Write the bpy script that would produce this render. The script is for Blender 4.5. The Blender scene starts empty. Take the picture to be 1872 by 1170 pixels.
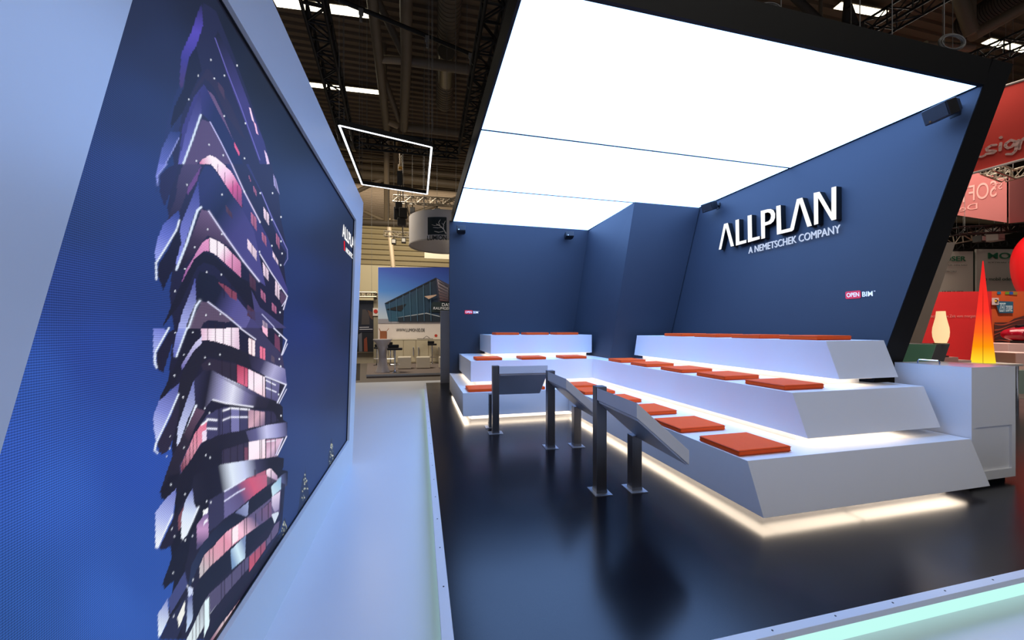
import bpy, bmesh, math, random
import numpy as np
from mathutils import Vector, Matrix
from mathutils.geometry import tessellate_polygon
random.seed(4)
SC = bpy.context.scene
COL = SC.collection

# ------------------------------------------------------------------ camera
FPX, CX, HY, EYE = 695.0, 936.0, 602.0, 1.55       # focal length in pixels of a 1872 wide frame, horizon row, eye height
YAW = math.atan(168 / FPX)
SN, CS = math.sin(YAW), math.cos(YAW)
cam = bpy.data.cameras.new('camera')
cam.sensor_width = 36
cam.lens = FPX / 1872 * 36
cam.shift_y = (HY - 585) / 1872
cam.clip_start = 0.02
cam.clip_end = 200
co = bpy.data.objects.new('camera', cam)
COL.objects.link(co)
co.location = (0, 0, EYE)
co.rotation_euler = (math.pi / 2, 0, -YAW)
SC.camera = co

# ------------------------------------------------------------------ world, light, exposure
SC.view_settings.view_transform = 'Standard'
SC.view_settings.look = 'None'
SC.view_settings.exposure = 0.0
SC.view_settings.gamma = 1.0
SC.view_settings.use_curve_mapping = False
W = bpy.data.worlds.new('world')
SC.world = W
W.use_nodes = True
W.node_tree.nodes['Background'].inputs[0].default_value = (0.80, 0.84, 1.0, 1)
W.node_tree.nodes['Background'].inputs[1].default_value = 0.09
CEIL_RGB = (1.38, 2.5, 5.2)
STRIP_COL = (1.0, 0.82, 0.63)
LED_GAIN = 1.0


def area(name, loc, sx, sy, power, color, rot=(0, 0, 0)):
    l = bpy.data.lights.new(name, 'AREA')
    l.shape = 'RECTANGLE'
    l.size, l.size_y, l.energy, l.color = sx, sy, power, color
    o = bpy.data.objects.new(name, l)
    COL.objects.link(o)
    o.location, o.rotation_euler = loc, rot
    return o


# added unseen area fills: brighten neighbouring stands, far hall and tier end faces
area('hall_fill', (-3, 15.5, 8.6), 3, 3, 650, (1.0, 0.88, 0.72), (math.radians(20), 0, 0))
area('hall_fill', (-1, 27, 9.0), 10, 4, 1150, (1.0, 0.90, 0.74), (math.radians(75), 0, 0))
area('hall_fill', (3, -5.5, 9.5), 9, 3, 350, (1.0, 0.96, 0.92))
area('hall_fill', (15, 8.5, 8.8), 6, 6, 900, (1.0, 0.9, 0.78))


# added unseen spot near the black truss, brightens the red partition
sl_ = bpy.data.lights.new('red_stand_fill', 'SPOT')
sl_.energy, sl_.color, sl_.spot_size, sl_.spot_blend, sl_.shadow_soft_size = 1500, (1.0, 0.92, 0.84), math.radians(80), 0.6, 0.2
so_ = bpy.data.objects.new('red_stand_fill', sl_)
COL.objects.link(so_)
so_.location = (11.1, 4.2, 6.7)
so_.rotation_euler = (Vector((14.2, 6.6, 0.6)) - Vector((11.1, 4.2, 6.7))).to_track_quat('-Z', 'Y').to_euler()


# ------------------------------------------------------------------ pixel -> place helpers (each with its own real distance)
def ray(px, py):
    u, v = (px - CX) / FPX, (HY - py) / FPX
    return (u * CS + SN, -u * SN + CS, v)


def D(px, py, t):
    r = ray(px, py)
    return Vector((r[0] * t, r[1] * t, r[2] * t + EYE))


def AZ(px, py, z):
    return D(px, py, (z - EYE) / ray(px, py)[2])


def AX(px, py, x):
    return D(px, py, x / ray(px, py)[0])


def AY(px, py, y):
    return D(px, py, y / ray(px, py)[1])


def lin(c):
    return tuple(((v / 255) / 12.92 if v / 255 <= 0.04045 else ((v / 255 + 0.055) / 1.055) ** 2.4) for v in c[:3])


# ------------------------------------------------------------------ materials
MATS = {}


def mat(name, rgb=None, rough=0.5, metal=0.0, spec=0.5, coat=0.0, emit=None, estr=0.0, noise=None, trans=0.0, bump=None):
    if name in MATS:
        return MATS[name]
    m = bpy.data.materials.new(name)
    m.use_nodes = True
    nt = m.node_tree
    b = nt.nodes['Principled BSDF']
    c = lin(rgb) if rgb else (0.8, 0.8, 0.8)
    b.inputs['Base Color'].default_value = (*c, 1)
    b.inputs['Roughness'].default_value = rough
    b.inputs['Metallic'].default_value = metal
    b.inputs['Specular IOR Level'].default_value = spec
    b.inputs['Coat Weight'].default_value = coat
    b.inputs['Coat Roughness'].default_value = 0.12
    b.inputs['Transmission Weight'].default_value = trans
    if emit:
        b.inputs['Emission Color'].default_value = (*emit, 1)
        b.inputs['Emission Strength'].default_value = estr
    if noise:
        sc, amt = noise[0], noise[1]
        tc = nt.nodes.new('ShaderNodeTexCoord')
        mp = nt.nodes.new('ShaderNodeMapping')
        if len(noise) > 2:
            mp.inputs['Scale'].default_value = noise[2]
        nz = nt.nodes.new('ShaderNodeTexNoise')
        nz.inputs['Scale'].default_value = sc
        nz.inputs['Detail'].default_value = 4
        mr = nt.nodes.new('ShaderNodeMapRange')
        mr.inputs['To Min'].default_value = 1 - amt
        mr.inputs['To Max'].default_value = 1 + amt
        mx = nt.nodes.new('ShaderNodeVectorMath')
        mx.operation = 'SCALE'
        mx.inputs[0].default_value = c
        nt.links.new(tc.outputs['Object'], mp.inputs[0])
        nt.links.new(mp.outputs[0], nz.inputs['Vector'])
        nt.links.new(nz.outputs['Fac'], mr.inputs['Value'])
        nt.links.new(mr.outputs[0], mx.inputs['Scale'])
        nt.links.new(mx.outputs[0], b.inputs['Base Color'])
        if bump:
            bp = nt.nodes.new('ShaderNodeBump')
            bp.inputs['Strength'].default_value = bump
            bp.inputs['Distance'].default_value = 0.01
            nt.links.new(nz.outputs['Fac'], bp.inputs['Height'])
            nt.links.new(bp.outputs[0], b.inputs['Normal'])
    MATS[name] = m
    return m


def emis(name, rgb, strength):
    if name in MATS:
        return MATS[name]
    m = bpy.data.materials.new(name)
    m.use_nodes = True
    nt = m.node_tree
    nt.nodes.clear()
    e = nt.nodes.new('ShaderNodeEmission')
    e.inputs[0].default_value = (*rgb, 1)
    e.inputs[1].default_value = strength
    o = nt.nodes.new('ShaderNodeOutputMaterial')
    nt.links.new(e.outputs[0], o.inputs[0])
    MATS[name] = m
    return m


M_WHITE = mat('white lacquer panel', (222, 224, 228), 0.32, spec=0.4, noise=(3, 0.02))
M_LACQ = mat('white tier laminate', (243, 243, 245), 0.35, spec=0.4, noise=(2, 0.015))
M_WFLOOR = mat('white vinyl floor', (214, 218, 226), 0.3, spec=0.5, noise=(1.2, 0.03))
M_NAVY = mat('slate blue wall paint', (53, 59, 70), 0.55, spec=0.3, noise=(1.5, 0.05))
M_BLACK = mat('matt black board', (13, 13, 15), 0.55, spec=0.25, noise=(2, 0.1))
M_BLKMET = mat('black truss metal', (8, 8, 8), 0.5, metal=0.0, spec=0.3, noise=(5, 0.1))
M_STEEL = mat('brushed steel', (128, 128, 132), 0.33, metal=0.92, noise=(30, 0.12, (1, 1, 0.05)))
M_PLATE = mat('steel plate', (190, 196, 205), 0.3, metal=0.75, noise=(20, 0.05))
M_TRAY = mat('silver sheet metal', (232, 234, 240), 0.42, metal=0.0, noise=(6, 0.04))
M_TRAYB = mat('grey tray underside', (205, 208, 216), 0.32, metal=0.45, noise=(6, 0.05))
M_CHROME = mat('chrome', (225, 225, 230), 0.1, metal=1.0, noise=(3, 0.02))
M_ORANGE = mat('orange leatherette', (255, 92, 26), 0.55, spec=0.15, noise=(14, 0.05), bump=0.08)
M_SEAM = mat('dark orange seam', (190, 62, 22), 0.6, noise=(14, 0.05))
M_BEIGE = mat('beige painted steel', (150, 132, 106), 0.5, noise=(2, 0.06))
M_BEIGE2 = mat('dull roof steel', (104, 92, 76), 0.5, noise=(2, 0.06))
M_DUCT = mat('galvanised duct', (150, 145, 132), 0.3, metal=0.85, noise=(8, 0.08))
M_CREAM = mat('cream hall wall', (196, 182, 148), 0.7, noise=(0.6, 0.03))
M_CABLE = mat('grey cable', (120, 118, 115), 0.5, noise=(9, 0.05))
M_LTRUSS = mat('aluminium truss', (172, 160, 142), 0.35, metal=0.7, noise=(5, 0.05))
M_BLKPL = mat('black plastic', (18, 18, 22), 0.4, noise=(9, 0.05))
M_WPLAIN = mat('white leather', (226, 216, 196), 0.5, noise=(6, 0.03))
M_TEXTW = mat('white lettering', (235, 238, 245), 0.5, emit=lin((235, 240, 255)), estr=0.0, noise=(5, 0.01))
M_DGREY = mat('dark hall steel', (38, 34, 30), 0.7, noise=(1, 0.1))


def fab(name, rgb, rough=0.7, n=4, a=0.05):
    return mat(name, rgb, rough, noise=(n, a))


# ------------------------------------------------------------------ mesh builder
class MB:
    def __init__(s):
        s.v, s.f, s.c = [], [], []

    def add(s, vs, fs, col=None):
        o = len(s.v)
        s.v += [tuple(v) for v in vs]
        s.f += [tuple(i + o for i in f) for f in fs]
        if col is not None:
            s.c += [col] * len(vs) if not isinstance(col, list) else col
        return s

    def box(s, x0, y0, z0, x1, y1, z1):
        return s.hexa([(x0, y0), (x1, y0), (x1, y1), (x0, y1)], z0, z1)

    def hexa(s, poly, z0, z1, poly2=None):
        n = len(poly)
        poly2 = poly2 or poly
        vs = [(p[0], p[1], z0) for p in poly] + [(p[0], p[1], z1) for p in poly2]
        fs = [tuple(range(n - 1, -1, -1)), tuple(range(n, 2 * n))]
        fs += [(i, (i + 1) % n, (i + 1) % n + n, i + n) for i in range(n)]
        return s.add(vs, fs)

    def slab(s, pts, off):
        """a flat polygon given by 3-D points, thickened by the vector off"""
        n = len(pts)
        pts = [Vector(p) for p in pts]
        off = Vector(off)
        vs = pts + [p + off for p in pts]
        tri = tessellate_polygon([pts])
        fs = [tuple(t) for t in tri] + [tuple(i + n for i in reversed(t)) for t in tri]
        fs += [(i, (i + 1) % n, (i + 1) % n + n, i + n) for i in range(n)]
        return s.add(vs, fs)

    def tube(s, p, q, r, n=8, r2=None):
        p, q = Vector(p), Vector(q)
        r2 = r if r2 is None else r2
        d = (q - p).normalized()
        a = d.orthogonal().normalized()
        b = d.cross(a)
        vs = []
        for c, rr in ((p, r), (q, r2)):
            for i in range(n):
                t = 2 * math.pi * i / n
                vs.append(c + (a * math.cos(t) + b * math.sin(t)) * rr)
        fs = [(i, (i + 1) % n, (i + 1) % n + n, i + n) for i in range(n)]
        fs += [tuple(range(n - 1, -1, -1)), tuple(range(n, 2 * n))]
        return s.add(vs, fs)

    def path(s, pts, r, n=8):
        for a, b in zip(pts[:-1], pts[1:]):
            s.tube(a, b, r, n)
        return s

    def bar(s, p, q, w, h, up=(0, 0, 1)):
        p, q, up = Vector(p), Vector(q), Vector(up)
        d = (q - p).normalized()
        a = d.cross(up).normalized() * w / 2
        b = a.cross(d).normalized() * h / 2
        vs = [c + x * a + y * b for c in (p, q) for x, y in ((-1, -1), (1, -1), (1, 1), (-1, 1))]
        return s.add(vs, [(3, 2, 1, 0), (4, 5, 6, 7), (0, 1, 5, 4), (1, 2, 6, 5), (2, 3, 7, 6), (3, 0, 4, 7)])

    def lathe(s, prof, c, n=32, cap=True):
        c = Vector(c)
        m = len(prof)
        vs = [c + Vector((r * math.cos(2 * math.pi * i / n), r * math.sin(2 * math.pi * i / n), z)) for r, z in prof for i in range(n)]
        fs = [(j * n + i, j * n + (i + 1) % n, (j + 1) * n + (i + 1) % n, (j + 1) * n + i) for j in range(m - 1) for i in range(n)]
        if cap:
            fs += [tuple(range(n - 1, -1, -1)), tuple(range((m - 1) * n, m * n))]
        return s.add(vs, fs)

    def build(s, name, material, parent=None, local=False, smooth=False, bevel=0, seg=2, kind=None):
        off = Vector((0, 0, 0))
        if parent is not None and not local:
            off = parent.matrix_basis.translation.copy()
            if parent.parent:
                off = off + parent.parent.matrix_basis.translation
        me = bpy.data.meshes.new(name)
        me.from_pydata([tuple(Vector(v) - off) for v in s.v], [], s.f)
        if s.c:
            at = me.color_attributes.new('Col', 'FLOAT_COLOR', 'POINT')
            at.data.foreach_set('color', np.array([(*c, 1) for c in s.c], dtype=np.float32).ravel())
        me.materials.append(material)
        bm = bmesh.new()
        bm.from_mesh(me)
        if not s.c:
            bmesh.ops.recalc_face_normals(bm, faces=bm.faces)
        bm.to_mesh(me)
        bm.free()
        if smooth:
            for p in me.polygons:
                p.use_smooth = True
            me.set_sharp_from_angle(angle=math.radians(40))
        o = bpy.data.objects.new(name, me)
        COL.objects.link(o)
        if parent is not None:
            o.parent = parent
        if bevel:
            b = o.modifiers.new('bevel', 'BEVEL')
            b.width, b.segments, b.limit_method = bevel, seg, 'ANGLE'
            b.angle_limit = math.radians(35)
        if kind:
            o['kind'] = kind
        return o


def tag(o, label, cat, group=None):
    o['label'], o['category'] = label, cat
    if group:
        o['group'] = group
    return o


def thing(name, label, cat, loc=(0, 0, 0), rz=0, group=None):
    o = bpy.data.objects.new(name, None)
    COL.objects.link(o)
    o.empty_display_size = 0.1
    o.location = loc
    o.rotation_euler = (0, 0, rz)
    return tag(o, label, cat, group)


def struct(name, mb, m, bevel=0):
    return mb.build(name, m, kind='structure', bevel=bevel)


def copy_tree(o, parent=None):
    c = o.copy()
    COL.objects.link(c)
    c.parent = parent
    for ch in list(o.children):
        copy_tree(ch, c)
    return c


def text_mb(body, origin, xdir, up, width=None, height=None, depth=0.004, bend=None, bold=0.0, shear=0.0):
    """lettering as a mesh: origin is the lower left corner, xdir/up the reading and upward directions"""
    cu = bpy.data.curves.new('text', 'FONT')
    cu.body = body
    cu.extrude = 0.02
    cu.offset = bold
    cu.shear = shear
    o = bpy.data.objects.new('text', cu)
    me = bpy.data.meshes.new_from_object(o)
    v = np.array([p.co[:] for p in me.vertices])
    mn, mxx = v.min(0), v.max(0)
    w, h = mxx[0] - mn[0], mxx[1] - mn[1]
    sx = (width / w) if width else height / h
    sy = (height / h) if height else sx
    x, u = Vector(xdir).normalized(), Vector(up).normalized()
    n = x.cross(u)
    mb = MB()
    vs = []
    for p in v:
        q = Vector(origin) + x * ((p[0] - mn[0]) * sx) + u * ((p[1] - mn[1]) * sy) + n * ((p[2] - mn[2]) / 0.04 * depth)
        vs.append(bend(q) if bend else q)
    mb.add(vs, [tuple(p.vertices) for p in me.polygons])
    bpy.data.objects.remove(o)
    bpy.data.curves.remove(cu)
    bpy.data.meshes.remove(me)
    return mb


def vcol_mat(name, emission=0.0, rough=0.6):
    m = bpy.data.materials.new(name)
    m.use_nodes = True
    nt = m.node_tree
    b = nt.nodes['Principled BSDF']
    a = nt.nodes.new('ShaderNodeAttribute')
    a.attribute_name = 'Col'
    b.inputs['Roughness'].default_value = rough
    nt.links.new(a.outputs['Color'], b.inputs['Base Color'])
    if emission:
        nt.links.new(a.outputs['Color'], b.inputs['Emission Color'])
        b.inputs['Emission Strength'].default_value = emission
    return m


M_PRINT = vcol_mat('printed picture')


def picture(name, place, polys, parent, step):
    """a printed picture: flat coloured shapes, each layer a hair in front of the last; place(px,py,k) -> point"""
    mb = MB()
    for k, (pts, cols) in enumerate(polys):
        P = [place(x, y, (k + 1) * step) for x, y in pts]
        if not isinstance(cols, list):
            cols = [cols] * len(P)
        mb.add(P, [tuple(t) for t in tessellate_polygon([P])], [lin(c) for c in cols])
    return mb.build(name, M_PRINT, parent)


# ================================================================== FLOORS
LOW = -0.15
struct('floor', MB().box(-8, -9, -0.35, 14, 12.9, LOW), M_WFLOOR)
# dark vinyl platform
m = bpy.data.materials.new('black vinyl tiles')
m.use_nodes = True
nt = m.node_tree
b = nt.nodes['Principled BSDF']
tc = nt.nodes.new('ShaderNodeTexCoord')
br = nt.nodes.new('ShaderNodeTexBrick')
br.inputs['Color1'].default_value = (*lin((9, 11, 19)), 1)
br.inputs['Color2'].default_value = (*lin((11, 13, 22)), 1)
br.inputs['Mortar'].default_value = (*lin((14, 15, 18)), 1)
br.inputs['Scale'].default_value = 1.0
br.inputs['Mortar Size'].default_value = 0.002
br.inputs['Brick Width'].default_value = 0.9
br.inputs['Row Height'].default_value = 0.45
nz = nt.nodes.new('ShaderNodeTexNoise')
nz.inputs['Scale'].default_value = 2.0
mr = nt.nodes.new('ShaderNodeMapRange')
mr.inputs['To Min'].default_value = 0.20
mr.inputs['To Max'].default_value = 0.26
nt.links.new(tc.outputs['Object'], br.inputs['Vector'])
nt.links.new(tc.outputs['Object'], nz.inputs['Vector'])
nt.links.new(nz.outputs['Fac'], mr.inputs['Value'])
nt.links.new(br.outputs['Color'], b.inputs['Base Color'])
nt.links.new(mr.outputs[0], b.inputs['Roughness'])
b.inputs['Specular IOR Level'].default_value = 0.36
M_DARK = m
struct('floor', MB().box(0.166, 1.61, LOW, 13, 11.3, 0.0), M_DARK)
# white nosing around the platform with a light line below it
nos = MB()
nos.hexa([(0.104, 1.557), (13, 1.557), (13, 1.609), (0.165, 1.609), (0.165, 11.3), (0.104, 11.3)], -0.033, 0.002)
trim = nos.build('trim_1', M_WHITE, kind='structure', bevel=0.002)
M_CYAN = emis('cyan light line', (0.55, 1.0, 0.92), 1.0)
lg = MB()
lg.box(0.152, 1.597, LOW + 0.001, 13, 1.607, -0.034)
lg.box(0.152, 1.607, LOW + 0.001, 0.163, 11.1, -0.034)
tag(lg.build('light_strip', M_CYAN), 'cyan glowing light line under the white edge of the dark platform', 'light strip')
scr = MB()
for y in np.arange(1.9, 10.9, 0.42):
    scr.tube((0.137, y, 0.002), (0.137, y, 0.004), 0.005, 8)
for x in np.arange(0.5, 12, 0.42):
    scr.tube((x, 1.585, 0.002), (x, 1.585, 0.004), 0.005, 8)
scr.build('trim_2', mat('screw heads', (60, 60, 66), 0.4, metal=0.6, noise=(5, 0.05)), kind='structure')
struct('floor', MB().box(-30, 12.9, -0.35, 45, 40, -0.2), fab('hall carpet', (112, 104, 96), 0.9, 3, 0.08))
struct('floor', MB().box(14, -9, -0.35, 45, 12.9, -0.2), fab('hall carpet grey', (120, 118, 112), 0.9, 3, 0.08))

# ================================================================== STAND WALLS
CZ = 4.19                       # underside of the luminous ceiling


def WX(z, off=0.0):             # the leaning right wall
    return 5.24 + 0.26 * (z - 1.55) - off


def WYF(z):                     # its slanting front edge
    return 3.185 - 0.146 * (z - 1.55)


TOPZ = CZ + 0.27
TH = 0.33
pts = [(WX(0), WYF(0), 0), (WX(0), 9.5, 0), (WX(TOPZ), 9.5, TOPZ), (WX(TOPZ), WYF(TOPZ), TOPZ)]
w = MB()
w.slab(pts, (TH, 0, 0))
wr = struct('wall_right', w, M_BLACK)
f = MB()
f.slab([(x - 0.004, y, z) for x, y, z in [(WX(0), WYF(0) + 0.005, 0), (WX(0), 9.4, 0), (WX(CZ), 9.4, CZ), (WX(CZ), WYF(CZ) + 0.005, CZ)]], (0.003, 0, 0))
f.build('trim_3', M_NAVY, kind='structure')
# white rear skin of the leaning wall, seen beyond its black end face
Pt = [D(1728, 443, 6.15), D(1747, 443, 6.15), D(1685, 628, 6.15), D(1671, 668, 6.15), D(1637, 668, 6.15)]
rs = MB()
rs.slab(Pt, Vector(ray(CX, HY)) * 0.03)
tag(rs.build('partition_panel', fab('warm white panel', (170, 150, 132))), 'slanting warm grey panel just behind the black end of the leaning wall', 'panel')
# back wall
struct('wall_back', MB().box(0.70, 9.4, 0, 5.4, 9.55, CZ + 0.02), M_NAVY)
# boxed-out pier in the corner, sides leaning like the wall
B0, B1 = [(3.76, 7.06), (5.06, 7.06), (5.06, 9.39), (3.86, 9.39)], [(4.32, 7.06), (5.90, 7.06), (5.90, 9.39), (4.38, 9.39)]
struct('wall_corner', MB().hexa(B0, 0.953, CZ - 0.002, B1), M_NAVY)
# white screen wall behind
pn = MB()
pn.box(0.57, 11.1, 0.0, 1.7, 11.2, 2.09)
tag(pn.build('partition_panel', fab('grey white partition', (176, 176, 182)), bevel=0.004), 'narrow pale grey partition standing behind the left end of the dark back wall', 'panel')

# ================================================================== LUMINOUS CEILING
lc = thing('light_ceiling', 'huge white luminous ceiling in a black frame above the seating tiers', 'light ceiling', (0.76, 2.8, CZ))
fr = MB()
R = WX(TOPZ) - 0.01
fr.box(0.76, 2.80, CZ, WX(CZ) - 0.01, 2.83, TOPZ)
fr.hexa([(0.76, 2.79), (WX(CZ) - 0.006, 2.79), (WX(CZ) - 0.006, 2.80), (0.76, 2.80)], CZ, TOPZ, [(0.76, 2.765), (R, 2.765), (R, 2.80), (0.76, 2.80)])
fr.box(0.76, 2.83, CZ, 0.79, 9.58, TOPZ)
fr.box(0.79, 9.56, CZ + 0.03, 6.0, 9.58, TOPZ)
fr.box(0.79, 2.83, TOPZ - 0.03, 5.9, 9.56, TOPZ)
fr.build('frame', M_BLACK, lc)
# ceiling cloth: a bit brighter where the tubes behind it are dense
m = bpy.data.materials.new('backlit ceiling cloth')
m.use_nodes = True
nt = m.node_tree
nt.nodes.clear()
e = nt.nodes.new('ShaderNodeEmission')
e.inputs[0].default_value = (*CEIL_RGB, 1)
e.inputs[1].default_value = 1.0
o = nt.nodes.new('ShaderNodeOutputMaterial')
nt.links.new(e.outputs[0], o.inputs[0])
M_CEIL = m
for a, bb in ((2.832, 4.99), (5.0, 7.12), (7.13, 9.55)):
    x1 = 5.90 if a < 7 else 4.36
    p = MB().box(0.795, a, CZ + 0.012, x1, bb, CZ + 0.02)
    p.build('light_panel', M_CEIL, lc)

for a, x1 in ((4.995, 5.90), (7.125, 5.0)):
    MB().box(0.79, a - 0.009, CZ + 0.002, x1, a + 0.009, CZ + 0.011).build('seam', M_BLACK, lc)

# ================================================================== VIDEO WALL (left)
XL = -0.8325
vw = thing('video_wall', 'big video wall in a slanted white frame showing a twisted tower at night', 'video wall', (XL, 3, LOW))
E0 = EYE
OUT = [(-4.0, LOW), (5.14, LOW), (6.10, E0 + 1.91), (-4.0, E0 + 1.91)]
HOLE = [(0.675, E0 - 1.345), (4.93, E0 - 1.345), (5.455, E0 + 1.465), (1.51, E0 + 1.465)]
fr = MB()
o3 = [Vector((XL, y, z)) for y, z in OUT]
h3 = [Vector((XL, y, z)) for y, z in HOLE]
allp = o3 + h3
tri = tessellate_polygon([o3, h3])
fr.add(allp + [p - Vector((0.45, 0, 0)) for p in allp], [tuple(t) for t in tri] + [tuple(i + 8 for i in reversed(t)) for t in tri]
       + [(i, (i + 1) % 4, (i + 1) % 4 + 8, i + 8) for i in range(4)] + [(i + 4, (i + 1) % 4 + 4, (i + 1) % 4 + 12, i + 12) for i in range(4)])
M_FRAME = mat('white aluminium frame', (224, 226, 230), 0.28, metal=0.0, spec=0.5, noise=(3, 0.02))
fr.build('frame', M_FRAME, vw)
rim = MB()
for i in range(4):
    rim.bar(h3[i] + Vector((-0.034, 0, 0)), h3[(i + 1) % 4] + Vector((-0.034, 0, 0)), 0.012, 0.02, (1, 0, 0))
rim.build('gasket', M_BLKPL, vw)

# ---- picture shown on the screen, computed for every diode
SX = XL - 0.035
NZ, NS = 640, 760
tz = np.linspace(0, 1, NZ)
ts = np.linspace(0, 1, NS)
ZZ = (HOLE[0][1] + (HOLE[3][1] - HOLE[0][1]) * tz)[:, None] * np.ones((1, NS))
Lf = HOLE[0][0] + (HOLE[3][0] - HOLE[0][0]) * tz
Rt = HOLE[1][0] + (HOLE[2][0] - HOLE[1][0]) * tz
YY = Lf[:, None] + (Rt - Lf)[:, None] * ts[None, :]
dd = SX * SN + YY * CS
PX = CX + FPX * (SX * CS - YY * SN) / dd
PY = HY - FPX * (ZZ - EYE) / dd
IMG = np.zeros((NZ, NS, 3))
samp = [(240, 20, (30, 33, 58)), (370, 5, (26, 26, 42)), (430, 30, (20, 20, 28)), (500, 140, (26, 27, 34)), (560, 240, (20, 24, 38)), (150, 400, (38, 58, 112)),
        (250, 200, (34, 48, 92)), (220, 330, (38, 58, 118)), (60, 700, (48, 82, 165)), (180, 650, (42, 68, 148)), (100, 900, (52, 92, 182)), (250, 850, (44, 78, 168)), (60, 1100, (46, 84, 160)),
        (200, 1100, (52, 92, 178)), (265, 1050, (46, 82, 165)), (250, 500, (38, 60, 125)), (560, 380, (34, 50, 92)), (600, 430, (26, 34, 62)), (640, 420, (20, 26, 46)),
        (545, 500, (34, 50, 100)), (600, 560, (30, 40, 74)), (560, 600, (34, 50, 110)), (640, 600, (24, 34, 60)), (560, 700, (38, 54, 104)), (620, 720, (34, 46, 82)), (550, 800, (46, 66, 120)), (610, 800, (42, 60, 108)),
        (540, 900, (42, 60, 110)), (20, 830, (50, 85, 175)), (140, 520, (40, 62, 130)), (10, 1150, (44, 80, 150)), (300, 100, (32, 38, 70))]
wsum = np.zeros((NZ, NS))
for x, y, c in samp:
    w_ = 1.0 / (((PX - x) ** 2 + (PY - y) ** 2) + 900.0) ** 1.6
    IMG += w_[..., None] * np.array(lin(c))
    wsum += w_
IMG /= wsum[..., None]


def fill(pts, cols, axis=None, alpha=1.0):
    P = np.array(pts, float)
    x0, y0 = P.min(0) - 1
    x1, y1 = P.max(0) + 1
    box = (PX > x0) & (PX < x1) & (PY > y0) & (PY < y1)
    if not box.any():
        return
    idx = np.nonzero(box)
    x, y = PX[idx], PY[idx]
    ins = np.zeros(len(x), bool)
    n = len(P)
    for i in range(n):
        xa, ya = P[i]
        xb, yb = P[(i + 1) % n]
        if ya == yb:
            continue
        c = ((ya > y) != (yb > y)) & (x < (xb - xa) * (y - ya) / (yb - ya) + xa)
        ins ^= c
    idx = (idx[0][ins], idx[1][ins])
    x, y = x[ins], y[ins]
    if isinstance(cols, tuple):
        cc = np.array(lin(cols))[None, :] * np.ones((len(x), 1))
    else:
        (ax, ay), (bx, by) = axis
        t = np.clip(((x - ax) * (bx - ax) + (y - ay) * (by - ay)) / ((bx - ax) ** 2 + (by - ay) ** 2), 0, 1)
        C = np.array([lin(c) for c in cols])
        k = np.linspace(0, 1, len(cols))
        cc = np.stack([np.interp(t, k, C[:, j]) for j in range(3)], 1)
    IMG[idx] = IMG[idx] * (1 - alpha) + cc * alpha


def stroke(pts, wd, col, glow=0.0):
    C = np.array(lin(col))
    for (xa, ya), (xb, yb) in zip(pts[:-1], pts[1:]):
        rr = wd + 6 + glow * 3
        box = (PX > min(xa, xb) - rr) & (PX < max(xa, xb) + rr) & (PY > min(ya, yb) - rr) & (PY < max(ya, yb) + rr)
        idx = np.nonzero(box)
        x, y = PX[idx], PY[idx]
        L = (xb - xa) ** 2 + (yb - ya) ** 2 + 1e-9
        t = np.clip(((x - xa) * (xb - xa) + (y - ya) * (yb - ya)) / L, 0, 1)
        d = np.hypot(x - xa - t * (xb - xa), y - ya - t * (yb - ya))
        a = np.clip((wd / 2 - d) / 1.0 + 0.5, 0, 1)
        if glow:
            a = np.maximum(a, 0.35 * np.exp(-(d / glow) ** 2))
        IMG[idx] = IMG[idx] * (1 - a[:, None]) + C * a[:, None]


K = 270 / 1053


def cr(y0):
    def g(*p):
        return [(270 + x * K, y0 + y * K) for x, y in p]
    return g


A, Bc, Cc, Dc = cr(0), cr(300), cr(600), cr(870)
INK = (24, 22, 38)
PINK, BRI, DUL, VIO = (214, 112, 158), (255, 238, 250), (120, 72, 96), (92, 86, 132)


def tone(*c):
    return list(c)


# base of the tower
fill([(372, 5), (395, 20), (429, 105), (460, 190), (483, 259), (508, 340), (514, 402), (525, 456), (519, 485), (524, 526), (526, 541), (519, 567), (517, 620), (516, 649), (520, 674), (524, 703), (510, 737), (517, 744), (517, 767), (525, 772), (525, 797), (508, 835), (519, 838), (516, 859),
      (526, 861), (525, 887), (514, 896), (516, 929), (502, 957), (470, 1040), (420, 1170), (300, 1170), (318, 1060), (312, 1000), (322, 900), (314, 820), (318, 740), (308, 690), (318, 600), (310, 540), (318, 450), (306, 380), (318, 300), (312, 260), (322, 220), (335, 150), (350, 90)],
     [(34, 33, 62), (36, 36, 70), (30, 28, 52), INK], ((400, 0), (400, 900)))
fill([(318, 180), (345, 110), (330, 230), (300, 300), (285, 360), (292, 280)], (38, 48, 96), None, 0.6)
fill(Bc((252, 0), (385, 0), (300, 150), (230, 330), (150, 520), (130, 420), (200, 240), (215, 110)), [(72, 60, 96), (34, 32, 58)], (Bc((320, 0))[0], Bc((180, 450))[0]))
fill(Bc((75, 0), (135, 0), (72, 80), (70, 150), (58, 90)), (110, 120, 205))
# --- top
fill(A((385, 20), (395, 180), (330, 380), (240, 640), (225, 600), (240, 380), (310, 230), (350, 110)), tone((34, 32, 60), (84, 70, 178), (60, 56, 140), (70, 52, 96)), A((380, 20), (235, 640)))
fill(A((300, 400), (345, 330), (385, 500), (300, 690), (250, 800), (160, 920), (190, 760), (250, 640)), (26, 26, 48))
fill(A((480, 270), (500, 220), (620, 470), (730, 760), (830, 1010), (870, 1170), (800, 1170), (690, 860), (560, 520)), tone((28, 27, 44), (62, 56, 118), (50, 50, 108)), A((490, 250), (840, 1170)))
stroke(A((480, 270), (570, 520), (660, 750), (800, 1140)), 1.2, (120, 112, 205))
fill(A((720, 760), (735, 775), (760, 870), (745, 860)), (250, 215, 240))
fill(A((755, 865), (770, 880), (790, 965), (775, 950)), (245, 190, 225))
fill(A((830, 1065), (850, 1100), (870, 1170), (850, 1170)), (235, 205, 240))
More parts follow.
